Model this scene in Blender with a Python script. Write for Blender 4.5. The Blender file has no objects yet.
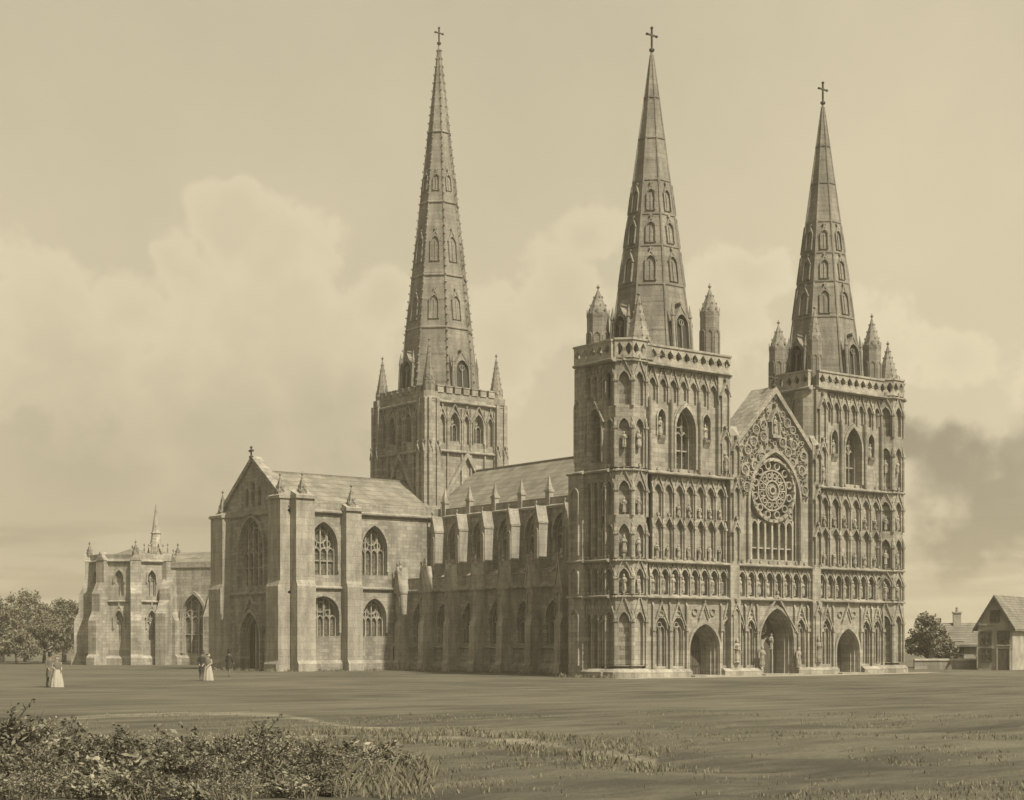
import bpy, bmesh, math, random
from mathutils import Vector, Matrix, noise
from mathutils.geometry import tessellate_polygon

# ------------------------------------------------------------------ camera, sky, sun, exposure
S = bpy.context.scene
COL = S.collection
R = math.radians
YAW = R(37.9)
CAM = (-72.1, -80.8, 2.5)
cd = bpy.data.cameras.new('camera')
cam = bpy.data.objects.new('camera', cd)
COL.objects.link(cam)
cam.location = CAM
cam.rotation_euler = (R(90), 0, -YAW)
cd.sensor_width = 36
cd.lens = 36 * 1599 / 1024
cd.shift_y = (641 - 400) / 1024
cd.clip_end = 9000
S.camera = cam

SUN_FROM = Vector((0.06, -0.98, 1.22)).normalized()
sun_el = math.asin(SUN_FROM.z)
ld = bpy.data.lights.new('sun', 'SUN')
ld.energy = 5.0
ld.angle = R(0.6)
ld.color = (1.0, 0.90, 0.72)
lo = bpy.data.objects.new('sun', ld)
COL.objects.link(lo)
lo.rotation_euler = SUN_FROM.to_track_quat('Z', 'Y').to_euler()

RGT = Vector((math.cos(YAW), -math.sin(YAW), 0))
FWD = Vector((math.sin(YAW), math.cos(YAW), 0))


def sky_dir(u, v):
    return (FWD + RGT * ((u - 512) / 1599) + Vector((0, 0, (641 - v) / 1599))).normalized()


def make_world():
    w = bpy.data.worlds.new('World')
    S.world = w
    w.use_nodes = True
    nt = w.node_tree
    N, L = nt.nodes, nt.links
    bg = N['Background']
    bg.inputs['Strength'].default_value = 0.1
    sky = N.new('ShaderNodeTexSky')
    sky.sky_type = 'NISHITA'
    sky.sun_disc = False
    sky.sun_elevation = sun_el
    sky.sun_rotation = math.atan2(SUN_FROM.x, SUN_FROM.y)
    bw = N.new('ShaderNodeRGBToBW')
    L.new(sky.outputs[0], bw.inputs[0])

    def math_(op, a, b=None, c=None, clamp=False):
        m = N.new('ShaderNodeMath')
        m.operation = op
        m.use_clamp = clamp
        for i, x in enumerate((a, b, c)):
            if x is None:
                continue
            if hasattr(x, 'is_linked') or hasattr(x, 'links'):
                L.new(x, m.inputs[i])
            else:
                m.inputs[i].default_value = x
        return m.outputs[0]

    def rng(x, a, b, c=0.0, d=1.0):
        m = N.new('ShaderNodeMapRange')
        m.interpolation_type = 'SMOOTHSTEP'
        L.new(x, m.inputs[0])
        for i, q in enumerate((a, b, c, d)):
            m.inputs[i + 1].default_value = q
        return m.outputs[0]

    tc = N.new('ShaderNodeTexCoord')
    # sky level: the Nishita sky squeezed towards an even veil of high cloud
    sep = N.new('ShaderNodeSeparateXYZ')
    L.new(tc.outputs['Generated'], sep.inputs[0])
    unseen_dim = math_('MULTIPLY', rng(sep.outputs['Z'], 0.36, 0.85, 1.0, 0.38), rng(sep.outputs['X'], 0.1, -0.55, 1.0, 0.45))  # sky out of view dimmed, overhead and north, to deepen shade on walls
    dt = N.new('ShaderNodeVectorMath')
    dt.operation = 'DOT_PRODUCT'
    L.new(tc.outputs['Generated'], dt.inputs[0])
    dt.inputs[1].default_value = SUN_FROM
    glow = math_('MULTIPLY', math_('POWER', math_('MAXIMUM', dt.outputs['Value'], 0.0), 3.0), 9.0)  # aureole added around the unseen sun to brighten west-facing stone
    lev = math_('MULTIPLY_ADD', bw.outputs[0], 0.05, 4.35)
    dr = N.new('ShaderNodeVectorMath')
    dr.operation = 'DOT_PRODUCT'
    L.new(tc.outputs['Generated'], dr.inputs[0])
    dr.inputs[1].default_value = RGT
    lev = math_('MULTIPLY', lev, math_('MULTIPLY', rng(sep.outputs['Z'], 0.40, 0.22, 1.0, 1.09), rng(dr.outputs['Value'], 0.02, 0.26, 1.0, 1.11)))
    lev = math_('MULTIPLY', lev, unseen_dim)
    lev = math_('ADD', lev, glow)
    wob = N.new('ShaderNodeTexNoise')
    wob.inputs['Scale'].default_value = 9.0
    wob.inputs['Detail'].default_value = 8.0
    wob.inputs['Roughness'].default_value = 0.6
    L.new(tc.outputs['Generated'], wob.inputs['Vector'])
    n1 = math_('SUBTRACT', wob.outputs[0], 0.5)
    fine = N.new('ShaderNodeTexNoise')
    fine.inputs['Scale'].default_value = 38.0
    fine.inputs['Detail'].default_value = 6.0
    L.new(tc.outputs['Generated'], fine.inputs['Vector'])
    n2 = math_('SUBTRACT', fine.outputs[0], 0.5)

    def blobs(lst):
        acc = None
        for u, v, r in lst:
            d = N.new('ShaderNodeVectorMath')
            d.operation = 'DISTANCE'
            L.new(tc.outputs['Generated'], d.inputs[0])
            d.inputs[1].default_value = sky_dir(u, v)
            k = math_('MULTIPLY_ADD', d.outputs['Value'], -1599.0 / r, 1.0)
            if acc is None:
                acc = k
            else:
                m = N.new('ShaderNodeMath')
                m.operation = 'SMOOTH_MAX'
                L.new(acc, m.inputs[0])
                L.new(k, m.inputs[1])
                m.inputs[2].default_value = 0.25
                acc = m.outputs[0]
        return acc
    cum = blobs([(228, 238, 55), (190, 275, 62), (268, 262, 50), (300, 320, 80), (130, 310, 62), (60, 330, 80), (380, 300, 48),
                 (150, 380, 110), (300, 370, 100), (218, 390, 110), (250, 330, 90), (592, 236, 42), (560, 300, 70), (500, 345, 60), (748, 276, 40), (715, 320, 60),
                 (885, 350, 60), (950, 365, 50), (-80, 340, 110), (1090, 380, 90)])
    e = math_('MULTIPLY_ADD', n1, 2.3, math_('MULTIPLY_ADD', n2, 1.5, cum))
    mask = math_('MULTIPLY', rng(e, -0.02, 0.30), rng(sep.outputs['Z'], 0.05, 0.17))
    body = rng(e, 0.15, 0.95)
    low = blobs([(90, 470, 130), (230, 450, 110), (40, 560, 120), (330, 430, 80), (-90, 500, 160), (200, 540, 110)])
    lowm = rng(math_('MULTIPLY_ADD', n1, 1.4, low), -0.35, 0.95)
    drk = blobs([(950, 470, 62), (905, 440, 40), (1000, 520, 66), (960, 545, 55), (1060, 480, 80)])
    drkm = rng(math_('MULTIPLY_ADD', n1, 2.2, math_('MULTIPLY_ADD', n2, 1.3, drk)), -0.12, 0.55)
    # streaks of cloud low above the horizon
    mp = N.new('ShaderNodeMapping')
    mp.inputs['Scale'].default_value = (6, 6, 60)
    L.new(tc.outputs['Generated'], mp.inputs['Vector'])
    st = N.new('ShaderNodeTexNoise')
    st.inputs['Scale'].default_value = 1.6
    st.inputs['Detail'].default_value = 4
    L.new(mp.outputs[0], st.inputs['Vector'])
    lowband = rng(sep.outputs['Z'], 0.10, 0.03)
    strk = math_('MULTIPLY', rng(st.outputs[0], 0.42, 0.62), lowband)
    f = math_('MULTIPLY_ADD', n1, 0.20, 1.0)
    f = math_('MULTIPLY_ADD', mask, math_('MULTIPLY_ADD', body, -0.10, 0.15), f)
    f = math_('MULTIPLY_ADD', lowm, -0.25, f)
    f = math_('MULTIPLY_ADD', drkm, -0.55, f)
    f = math_('MULTIPLY_ADD', strk, -0.3, f)
    f = math_('MAXIMUM', f, 0.42)
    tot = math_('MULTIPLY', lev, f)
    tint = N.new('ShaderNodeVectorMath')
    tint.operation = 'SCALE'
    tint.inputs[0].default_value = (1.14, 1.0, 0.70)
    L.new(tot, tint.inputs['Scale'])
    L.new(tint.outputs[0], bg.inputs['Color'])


make_world()
S.view_settings.view_transform = 'Standard'
S.view_settings.look = 'None'
S.view_settings.exposure = 0.15
S.view_settings.gamma = 1.0
S.view_settings.use_curve_mapping = False
S.cycles.max_bounces = 6
S.cycles.volume_bounces = 0
S.cycles.use_denoising = True


# ------------------------------------------------------------------ materials
def new_mat(name, rough=0.85):
    m = bpy.data.materials.new(name)
    m.use_nodes = True
    nt = m.node_tree
    b = nt.nodes['Principled BSDF']
    b.inputs['Roughness'].default_value = rough
    return m, nt, b


def mixc(nt, fac, a, b, mode='MIX'):
    m = nt.nodes.new('ShaderNodeMix')
    m.data_type = 'RGBA'
    m.blend_type = mode
    for i, x in ((0, fac), (6, a), (7, b)):
        if isinstance(x, (tuple, float, int)):
            m.inputs[i].default_value = x if not isinstance(x, tuple) else (*x, 1)[:4]
        else:
            nt.links.new(x, m.inputs[i])
    return m.outputs[2]


def tnoise(nt, vec, scale, detail=4, rough=0.55):
    n = nt.nodes.new('ShaderNodeTexNoise')
    n.inputs['Scale'].default_value = scale
    n.inputs['Detail'].default_value = detail
    n.inputs['Roughness'].default_value = rough
    nt.links.new(vec, n.inputs['Vector'])
    return n.outputs[0]


def ramp(nt, x, a, b, c=0.0, d=1.0):
    m = nt.nodes.new('ShaderNodeMapRange')
    nt.links.new(x, m.inputs[0])
    for i, q in enumerate((a, b, c, d)):
        m.inputs[i + 1].default_value = q
    return m.outputs[0]


def stone_mat(name, base, course=0.31, spread=0.2):
    m, nt, b = new_mat(name, 0.9)
    N, L = nt.nodes, nt.links
    g = N.new('ShaderNodeNewGeometry')
    s = N.new('ShaderNodeSeparateXYZ')
    L.new(g.outputs['Position'], s.inputs[0])
    ad = N.new('ShaderNodeMath')
    L.new(s.outputs[0], ad.inputs[0])
    L.new(s.outputs[1], ad.inputs[1])
    cb = N.new('ShaderNodeCombineXYZ')
    L.new(ad.outputs[0], cb.inputs[0])
    L.new(s.outputs[2], cb.inputs[1])
    br = N.new('ShaderNodeTexBrick')
    br.inputs['Scale'].default_value = 1.0
    br.inputs['Brick Width'].default_value = course * 2.1
    br.inputs['Row Height'].default_value = course
    br.inputs['Mortar Size'].default_value = 0.018
    br.inputs['Mortar Smooth'].default_value = 0.3
    br.inputs['Color1'].default_value = (*[c * (1 + spread) for c in base], 1)
    br.inputs['Color2'].default_value = (*[c * (1 - spread) for c in base], 1)
    br.inputs['Mortar'].default_value = (*[c * 0.7 for c in base], 1)
    L.new(cb.outputs[0], br.inputs['Vector'])
    big = ramp(nt, tnoise(nt, g.outputs['Position'], 0.35, 5), 0.3, 0.7, 0.82, 1.12)
    mp = N.new('ShaderNodeMapping')
    mp.inputs['Scale'].default_value = (1.6, 1.6, 0.3)
    L.new(g.outputs['Position'], mp.inputs['Vector'])
    strk = ramp(nt, tnoise(nt, mp.outputs[0], 1.0, 6, 0.65), 0.36, 0.64, 0.68, 1.12)
    fin = ramp(nt, tnoise(nt, g.outputs['Position'], 7.0, 3), 0.3, 0.7, 0.85, 1.12)
    mu = N.new('ShaderNodeMath')
    mu.operation = 'MULTIPLY'
    L.new(big, mu.inputs[0])
    L.new(strk, mu.inputs[1])
    mu2 = N.new('ShaderNodeMath')
    mu2.operation = 'MULTIPLY'
    L.new(mu.outputs[0], mu2.inputs[0])
    L.new(fin, mu2.inputs[1])
    vs = N.new('ShaderNodeVectorMath')
    vs.operation = 'SCALE'
    L.new(br.outputs['Color'], vs.inputs[0])
    L.new(mu2.outputs[0], vs.inputs['Scale'])
    L.new(vs.outputs[0], b.inputs['Base Color'])
    bp = N.new('ShaderNodeBump')
    bp.inputs['Strength'].default_value = 0.5
    bp.inputs['Distance'].default_value = 0.06
    L.new(tnoise(nt, g.outputs['Position'], 5.0, 5), bp.inputs['Height'])
    L.new(bp.outputs[0], b.inputs['Normal'])
    return m


def noise_mat(name, base, scale=3.0, lo_=0.7, hi=1.25, rough=0.85, stretch=None, bump=0.0):
    m, nt, b = new_mat(name, rough)
    N, L = nt.nodes, nt.links
    g = N.new('ShaderNodeNewGeometry')
    vec = g.outputs['Position']
    if stretch:
        mp = N.new('ShaderNodeMapping')
        mp.inputs['Scale'].default_value = stretch
        L.new(vec, mp.inputs['Vector'])
        vec = mp.outputs[0]
    f = ramp(nt, tnoise(nt, vec, scale, 5), 0.3, 0.7, lo_, hi)
    vs = N.new('ShaderNodeVectorMath')
    vs.operation = 'SCALE'
    vs.inputs[0].default_value = base
    L.new(f, vs.inputs['Scale'])
    L.new(vs.outputs[0], b.inputs['Base Color'])
    if bump:
        bp = N.new('ShaderNodeBump')
        bp.inputs['Strength'].default_value = bump
        bp.inputs['Distance'].default_value = 0.05
        L.new(tnoise(nt, vec, scale * 3, 4), bp.inputs['Height'])
        L.new(bp.outputs[0], b.inputs['Normal'])
    return m


def roof_mat(name, base, pitch=0.45):
    m, nt, b = new_mat(name, 0.75)
    N, L = nt.nodes, nt.links
    g = N.new('ShaderNodeNewGeometry')
    s = N.new('ShaderNodeSeparateXYZ')
    L.new(g.outputs['Position'], s.inputs[0])
    ad = N.new('ShaderNodeMath')
    L.new(s.outputs[0], ad.inputs[0])
    L.new(s.outputs[1], ad.inputs[1])
    cb = N.new('ShaderNodeCombineXYZ')
    L.new(ad.outputs[0], cb.inputs[0])
    L.new(s.outputs[2], cb.inputs[1])
    br = N.new('ShaderNodeTexBrick')
    br.inputs['Scale'].default_value = 1.0
    br.inputs['Brick Width'].default_value = 0.5
    br.inputs['Row Height'].default_value = pitch
    br.inputs['Mortar Size'].default_value = 0.03
    br.inputs['Color1'].default_value = (*[c * 1.12 for c in base], 1)
    br.inputs['Color2'].default_value = (*[c * 0.9 for c in base], 1)
    br.inputs['Mortar'].default_value = (*[c * 0.6 for c in base], 1)
    L.new(cb.outputs[0], br.inputs['Vector'])
    f = ramp(nt, tnoise(nt, g.outputs['Position'], 0.7, 7, 0.68), 0.32, 0.68, 0.6, 1.25)
    vs = N.new('ShaderNodeVectorMath')
    vs.operation = 'SCALE'
    L.new(br.outputs['Color'], vs.inputs[0])
    L.new(f, vs.inputs['Scale'])
    L.new(vs.outputs[0], b.inputs['Base Color'])
    bp = N.new('ShaderNodeBump')
    bp.inputs['Strength'].default_value = 0.4
    bp.inputs['Distance'].default_value = 0.05
    L.new(br.outputs['Fac'], bp.inputs['Height'])
    L.new(bp.outputs[0], b.inputs['Normal'])
    return m


def leaf_mat(name, base, spread=0.5):
    m, nt, b = new_mat(name, 0.7)
    N, L = nt.nodes, nt.links
    g = N.new('ShaderNodeNewGeometry')
    f = ramp(nt, g.outputs['Random Per Island'], 0, 1, 1 - spread, 1 + spread)
    vs = N.new('ShaderNodeVectorMath')
    vs.operation = 'SCALE'
    vs.inputs[0].default_value = base
    L.new(f, vs.inputs['Scale'])
    L.new(vs.outputs[0], b.inputs['Base Color'])
    return m


STONE = stone_mat('weathered sandstone', (0.31, 0.296, 0.257))
TRIM = stone_mat('carved sandstone', (0.36, 0.343, 0.298), 0.6, 0.08)
SOOT = stone_mat('sooty sandstone', (0.245, 0.234, 0.203), 0.36, 0.1)
PALE = stone_mat('pale limestone', (0.36, 0.344, 0.3))
ROOF = roof_mat('lead and slate', (0.225, 0.215, 0.18))
GLASS, _nt, _b = new_mat('leaded glass', 0.25)
_g = _nt.nodes.new('ShaderNodeNewGeometry')
_vs = _nt.nodes.new('ShaderNodeVectorMath')
_vs.operation = 'SCALE'
_vs.inputs[0].default_value = (0.12, 0.115, 0.095)
_nt.links.new(ramp(_nt, tnoise(_nt, _g.outputs['Position'], 4.0, 2), 0.3, 0.7, 0.5, 1.7), _vs.inputs['Scale'])
_nt.links.new(_vs.outputs[0], _b.inputs['Base Color'])
_bp = _nt.nodes.new('ShaderNodeBump')
_bp.inputs['Strength'].default_value = 0.3
_nt.links.new(tnoise(_nt, _g.outputs['Position'], 6.0, 2), _bp.inputs['Height'])
_nt.links.new(_bp.outputs[0], _b.inputs['Normal'])
LOUVRE = noise_mat('dark belfry louvres', (0.04, 0.038, 0.032), 3.0, .7, 1.3, .8, (1, 1, 6))
WOOD = noise_mat('old oak boards', (0.085, 0.075, 0.06), 2.0, 0.6, 1.4, 0.8, (6, 6, 0.5))
IRON = noise_mat('dark iron', (0.06, 0.056, 0.048), 6)
BARK = noise_mat('bark', (0.10, 0.09, 0.07), 5, 0.6, 1.3, 0.9, (3, 3, 0.6), 0.5)
LEAF = leaf_mat('tree leaves', (0.16, 0.152, 0.11))
LEAF2 = leaf_mat('shrub leaves', (0.115, 0.109, 0.078), 0.75)
LEAF3 = leaf_mat('pale shrub leaves', (0.19, 0.18, 0.137), 0.6)
GRASSB = leaf_mat('grass blades', (0.17, 0.16, 0.117), 0.35)
PLASTER = noise_mat('grey render', (0.34, 0.325, 0.28), 1.2, 0.7, 1.2)
TILE = roof_mat('clay tiles', (0.2, 0.19, 0.16), 0.22)
SKIN = noise_mat('skin', (0.45, 0.38, 0.30), 8, 0.95, 1.05, 0.6)
DARKCLOTH = noise_mat('dark wool', (0.035, 0.033, 0.03), 9, 0.8, 1.2)
MIDCLOTH = noise_mat('grey wool', (0.14, 0.13, 0.11), 9, 0.8, 1.2)
WHITECLOTH = noise_mat('white muslin', (0.38, 0.365, 0.315), 5, 0.92, 1.05)
HAIR = noise_mat('brown hair', (0.05, 0.042, 0.034), 12)


def ground_mat():
    m, nt, b = new_mat('turf', 0.95)
    N, L = nt.nodes, nt.links
    g = N.new('ShaderNodeNewGeometry')
    p = g.outputs['Position']
    n1 = tnoise(nt, p, 0.09, 6)
    mp = N.new('ShaderNodeMapping')
    mp.inputs['Rotation'].default_value = (0, 0, YAW)
    mp.inputs['Scale'].default_value = (0.25, 1.1, 1)
    L.new(p, mp.inputs['Vector'])
    n2 = tnoise(nt, mp.outputs[0], 0.6, 7, 0.65)
    n3 = tnoise(nt, p, 3.5, 6, 0.7)
    c = mixc(nt, ramp(nt, n1, 0.35, 0.65), (0.042, 0.04, 0.029), (0.11, 0.104, 0.078))
    c = mixc(nt, ramp(nt, n2, 0.42, 0.68, 0, 0.7), c, (0.185, 0.175, 0.13))
    c = mixc(nt, ramp(nt, n3, 0.5, 0.8, 0, 0.5), c, (0.075, 0.071, 0.048))
    at = N.new('ShaderNodeAttribute')
    at.attribute_name = 'wear'
    ed = N.new('ShaderNodeMath')
    ed.operation = 'MULTIPLY_ADD'
    L.new(n2, ed.inputs[0])
    ed.inputs[1].default_value = 2.2
    L.new(at.outputs['Fac'], ed.inputs[2])
    c = mixc(nt, ramp(nt, ed.outputs[0], 1.55, 2.3, 0, 0.6), c, (0.40, 0.37, 0.29))
    L.new(c, b.inputs['Base Color'])
    bp = N.new('ShaderNodeBump')
    bp.inputs['Strength'].default_value = 0.9
    bp.inputs['Distance'].default_value = 0.15
    L.new(n3, bp.inputs['Height'])
    L.new(bp.outputs[0], b.inputs['Normal'])
    return m


TURF = ground_mat()


# ------------------------------------------------------------------ mesh helpers
class Fr:
    """A wall frame: a runs to the right seen from outside, z up, d outwards."""
    def __init__(s, o, n):
        s.o = Vector((o[0], o[1], o[2] if len(o) > 2 else 0))
        s.n = Vector((n[0], n[1], 0)).normalized()
        s.r = Vector((-s.n.y, s.n.x, 0))

    def p(s, a, z, d):
        return s.o + s.r * a + s.n * d + Vector((0, 0, z))

    def mat(s, a=0, z=0, d=0):
        return Matrix.Translation(s.p(a, z, d)) @ Matrix.Rotation(math.atan2(s.r.y, s.r.x), 4, 'Z')

    def sub(s, a, d=0):
        return Fr(s.p(a, 0, d), s.n)


WF = Fr((0, 0, 0), (0, -1))


class MB:
    def __init__(s):
        s.v, s.f, s.m, s.k = [], [], [], 0

    def add(s, vs, fs):
        b = len(s.v)
        s.v += [tuple(x) for x in vs]
        s.f += [tuple(i + b for i in q) for q in fs]
        s.m += [s.k] * len(fs)

    def box(s, fr, a0, a1, z0, z1, d0, d1):
        P = [fr.p(a, z, d) for d in (d0, d1) for z in (z0, z1) for a in (a0, a1)]
        s.add(P, [(0, 2, 3, 1), (4, 5, 7, 6), (0, 1, 5, 4), (2, 6, 7, 3), (0, 4, 6, 2), (1, 3, 7, 5)])

    def prism(s, fr, poly, d0, d1):
        n = len(poly)
        P = [fr.p(a, z, d0) for a, z in poly] + [fr.p(a, z, d1) for a, z in poly]
        s.add(P, [tuple(range(n - 1, -1, -1)), tuple(range(n, 2 * n))] + [(i, (i + 1) % n, n + (i + 1) % n, n + i) for i in range(n)])

    def side(s, fr, poly, a0, a1):
        """poly of (d, z) pushed along a: sloped sills, buttress profiles"""
        n = len(poly)
        P = [fr.p(a0, z, d) for d, z in poly] + [fr.p(a1, z, d) for d, z in poly]
        s.add(P, [tuple(range(n)), tuple(range(2 * n - 1, n - 1, -1))] + [(i, n + i, n + (i + 1) % n, (i + 1) % n) for i in range(n)])

    def slab(s, fr, outer, holes, d0, d1):
        loops = [outer] + holes
        flat = [q for lp in loops for q in lp]
        tri = tessellate_polygon([[Vector((a, z, 0)) for a, z in lp] for lp in loops])
        n = len(flat)
        P = [fr.p(a, z, d1) for a, z in flat] + [fr.p(a, z, d0) for a, z in flat]
        fs = [tuple(t) for t in tri]
        b = 0
        for lp in loops:
            m = len(lp)
            fs += [(b + i, b + (i + 1) % m, n + b + (i + 1) % m, n + b + i) for i in range(m)]
            b += m
        s.add(P, fs)

    def band(s, fr, inner, outer, d0, d1, closed=False):
        n = len(inner)
        P = [fr.p(a, z, d) for d in (d0, d1) for lp in (inner, outer) for a, z in lp]
        fs = []
        rng_ = range(n if closed else n - 1)
        for i in rng_:
            j = (i + 1) % n
            fs += [(2 * n + i, 2 * n + j, 3 * n + j, 3 * n + i), (i, n + i, n + j, j), (i, j, 2 * n + j, 2 * n + i), (n + i, 3 * n + i, 3 * n + j, n + j)]
        if not closed:
            fs += [(0, 2 * n, 3 * n, n), (n - 1, 2 * n - 1, 4 * n - 1, 3 * n - 1)]
        s.add(P, fs)

    def ring(s, fr, ac, zc, r, t, d0, d1, n=14):
        s.band(fr, [(ac + r * math.cos(i * 2 * math.pi / n), zc + r * math.sin(i * 2 * math.pi / n)) for i in range(n)],
               [(ac + (r + t) * math.cos(i * 2 * math.pi / n), zc + (r + t) * math.sin(i * 2 * math.pi / n)) for i in range(n)], d0, d1, True)

    def hood(s, fr, ac, w, zs, rise, t, d0, d1, z0=None, n=6):
        a = arch(ac, w, zs, rise, n)
        b = arch(ac, w + 2 * t, zs, rise + t * 1.35, n)
        if z0 is not None:
            a = [(a[0][0], z0)] + a + [(a[-1][0], z0)]
            b = [(b[0][0], z0)] + b + [(b[-1][0], z0)]
        s.band(fr, a, b, d0, d1)

    def gablet(s, fr, ac, w, z0, h, t, d0, d1):
        k = t * (1 + (2 * h / w) ** 2) ** 0.5
        s.band(fr, [(ac - w / 2 + t, z0), (ac, z0 + h - k), (ac + w / 2 - t, z0)], [(ac - w / 2, z0), (ac, z0 + h), (ac + w / 2, z0)], d0, d1)
        s.box(fr, ac - 0.055, ac + 0.055, z0 + h - .05, z0 + h + 0.2, d0 + .01, d1)
        s.box(fr, ac - 0.12, ac + 0.12, z0 + h + 0.06, z0 + h + 0.14, d0 + .02, d1 - .01)

    def lathe(s, c, prof, n=8, rot=0.0):
        """prof of (r, z); round or polygonal solid of revolution"""
        P = []
        for r, z in prof:
            P += [(c[0] + r * math.cos(rot + i * 2 * math.pi / n), c[1] + r * math.sin(rot + i * 2 * math.pi / n), c[2] + z) for i in range(n)]
        fs = []
        for k in range(len(prof) - 1):
            fs += [(k * n + i, k * n + (i + 1) % n, (k + 1) * n + (i + 1) % n, (k + 1) * n + i) for i in range(n)]
        fs += [tuple(range(n - 1, -1, -1)), tuple((len(prof) - 1) * n + i for i in range(n))]
        s.add(P, fs)

    def tube(s, pts, rad, n=6):
        P = []
        for i, (p, r) in enumerate(zip(pts, rad)):
            t = (Vector(pts[min(i + 1, len(pts) - 1)]) - Vector(pts[max(i - 1, 0)])).normalized()
            x = t.orthogonal().normalized()
            y = t.cross(x)
            P += [Vector(p) + x * r * math.cos(k * 2 * math.pi / n) + y * r * math.sin(k * 2 * math.pi / n) for k in range(n)]
        fs = []
        for k in range(len(pts) - 1):
            fs += [(k * n + i, k * n + (i + 1) % n, (k + 1) * n + (i + 1) % n, (k + 1) * n + i) for i in range(n)]
        fs += [tuple(range(n - 1, -1, -1)), tuple((len(pts) - 1) * n + i for i in range(n))]
        s.add(P, fs)

    def mesh(s, name, mats):
        me = bpy.data.meshes.new(name)
        me.from_pydata(s.v, [], s.f)
        for m in (mats if isinstance(mats, (list, tuple)) else [mats]):
            me.materials.append(m)
        me.polygons.foreach_set('material_index', s.m)
        me.update()
        bm = bmesh.new()
        bm.from_mesh(me)
        bmesh.ops.recalc_face_normals(bm, faces=bm.faces)
        bm.to_mesh(me)
        bm.free()
        return me

    def build(s, name, mats, parent=None, M=None):
        return link(s.mesh(name, mats), name, parent, M)


def link(me, name, parent=None, M=None):
    o = bpy.data.objects.new(name, me)
    COL.objects.link(o)
    if parent is not None:
        o.parent = parent
    if M is not None:
        o.matrix_local = M
    return o


def tag(o, label=None, cat=None, group=None, kind=None):
    for k, v in (('label', label), ('category', cat), ('group', group), ('kind', kind)):
        if v:
            o[k] = v
    return o


def empty(name, loc=(0, 0, 0), rz=0):
    o = bpy.data.objects.new(name, None)
    COL.objects.link(o)
    o.location = loc
    o.rotation_euler = (0, 0, rz)
    return o


def arch(ac, w, zs, rise, n=6):
    """pointed arch outline from left springing over the apex to right springing"""
    h = w / 2
    rise = max(rise, h * 1.001)
    c = (rise * rise - h * h) / (2 * h)
    Rr = c + h
    th = math.atan2(rise, -c)
    L = [(c + Rr * math.cos(math.pi + (th - math.pi) * i / n), zs + Rr * math.sin(math.pi + (th - math.pi) * i / n)) for i in range(n + 1)]
    L = [(ac + a, z) for a, z in L]
    return L + [(2 * ac - a, z) for a, z in reversed(L[:-1])]


def hole(ac, w, z0, zs, rise, n=6):
    A = arch(ac, w, zs, rise, n)
    return [(ac - w / 2, z0)] + A + [(ac + w / 2, z0)]


def rect(a0, a1, z0, z1):
    return [(a0, z0), (a0, z1), (a1, z1), (a1, z0)]


CACHE = {}


def cached(key, fn):
    if key not in CACHE:
        CACHE[key] = fn()
    return CACHE[key]


# ---- repeated architectural pieces; each is authored in the WF frame and placed by matrix
def window_mesh(w, z0, zs, rise, lights, dep, transom=True, pane=None):
    def mk():
        mb = MB()
        mb.k = 1
        mb.prism(WF, hole(0, w, z0, zs, rise, 8), 0.01, 0.03)
        mb.k = 0
        t = 0.07 if w < 2 else 0.10
        mb.hood(WF, 0, w - 2 * t, zs, rise - t * 1.35, t, 0.03, dep, z0, 8)
        lw = w / lights
        top = zs - rise * 0.12
        for i in range(1, lights):
            a = -w / 2 + i * lw
            A = arch(0, w, zs, rise, 16)
            zt = max((z for (x, z) in A if abs(x - a) < w * 0.12), default=zs)
            mb.box(WF, a - t * .55, a + t * .55, z0, min(zt, zs + rise) - 0.02, 0.03, dep * .8)
        for i in range(lights):
            a = -w / 2 + (i + .5) * lw
            mb.hood(WF, a, lw - t, top - lw * .5, lw * .62, t * .8, 0.03, dep * .72, None, 4)
        if lights >= 2:
            rr = min(w * .2, rise * .27)
            mb.ring(WF, 0, zs + rise * .42, rr, t * .9, 0.03, dep * .75, 12)
            for q in (-1, 1):
                mb.ring(WF, q * w * .24, zs + rise * .10, rr * .55, t * .8, 0.03, dep * .7, 10)
        if transom and zs - z0 > 2.4:
            zz = z0 + (zs - z0) * .5
            mb.box(WF, -w / 2, w / 2, zz - .05, zz + .05, 0.04, dep * .6)
        k = int((zs - z0) / 0.45)
        for i in range(1, k):
            mb.box(WF, -w / 2, w / 2, z0 + i * .45 - .012, z0 + i * .45 + .012, 0.03, 0.05)
        mb.side(WF, [(0.02, z0), (dep + .12, z0 - .12), (dep + .12, z0 - .2), (0.02, z0 - .2)], -w / 2 - .08, w / 2 + .08)
        return mb.mesh('window', [TRIM, pane or GLASS])
    return cached(('win', w, z0, zs, rise, lights, dep, pane), mk)


def window(fr, ac, w, z0, zs, rise, lights, dep, parent, d=0.0, name='window', pane=None):
    return link(window_mesh(w, z0, zs, rise, lights, dep, True, pane), name, parent, fr.mat(ac, 0, d))


SRND = random.Random(3)


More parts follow.
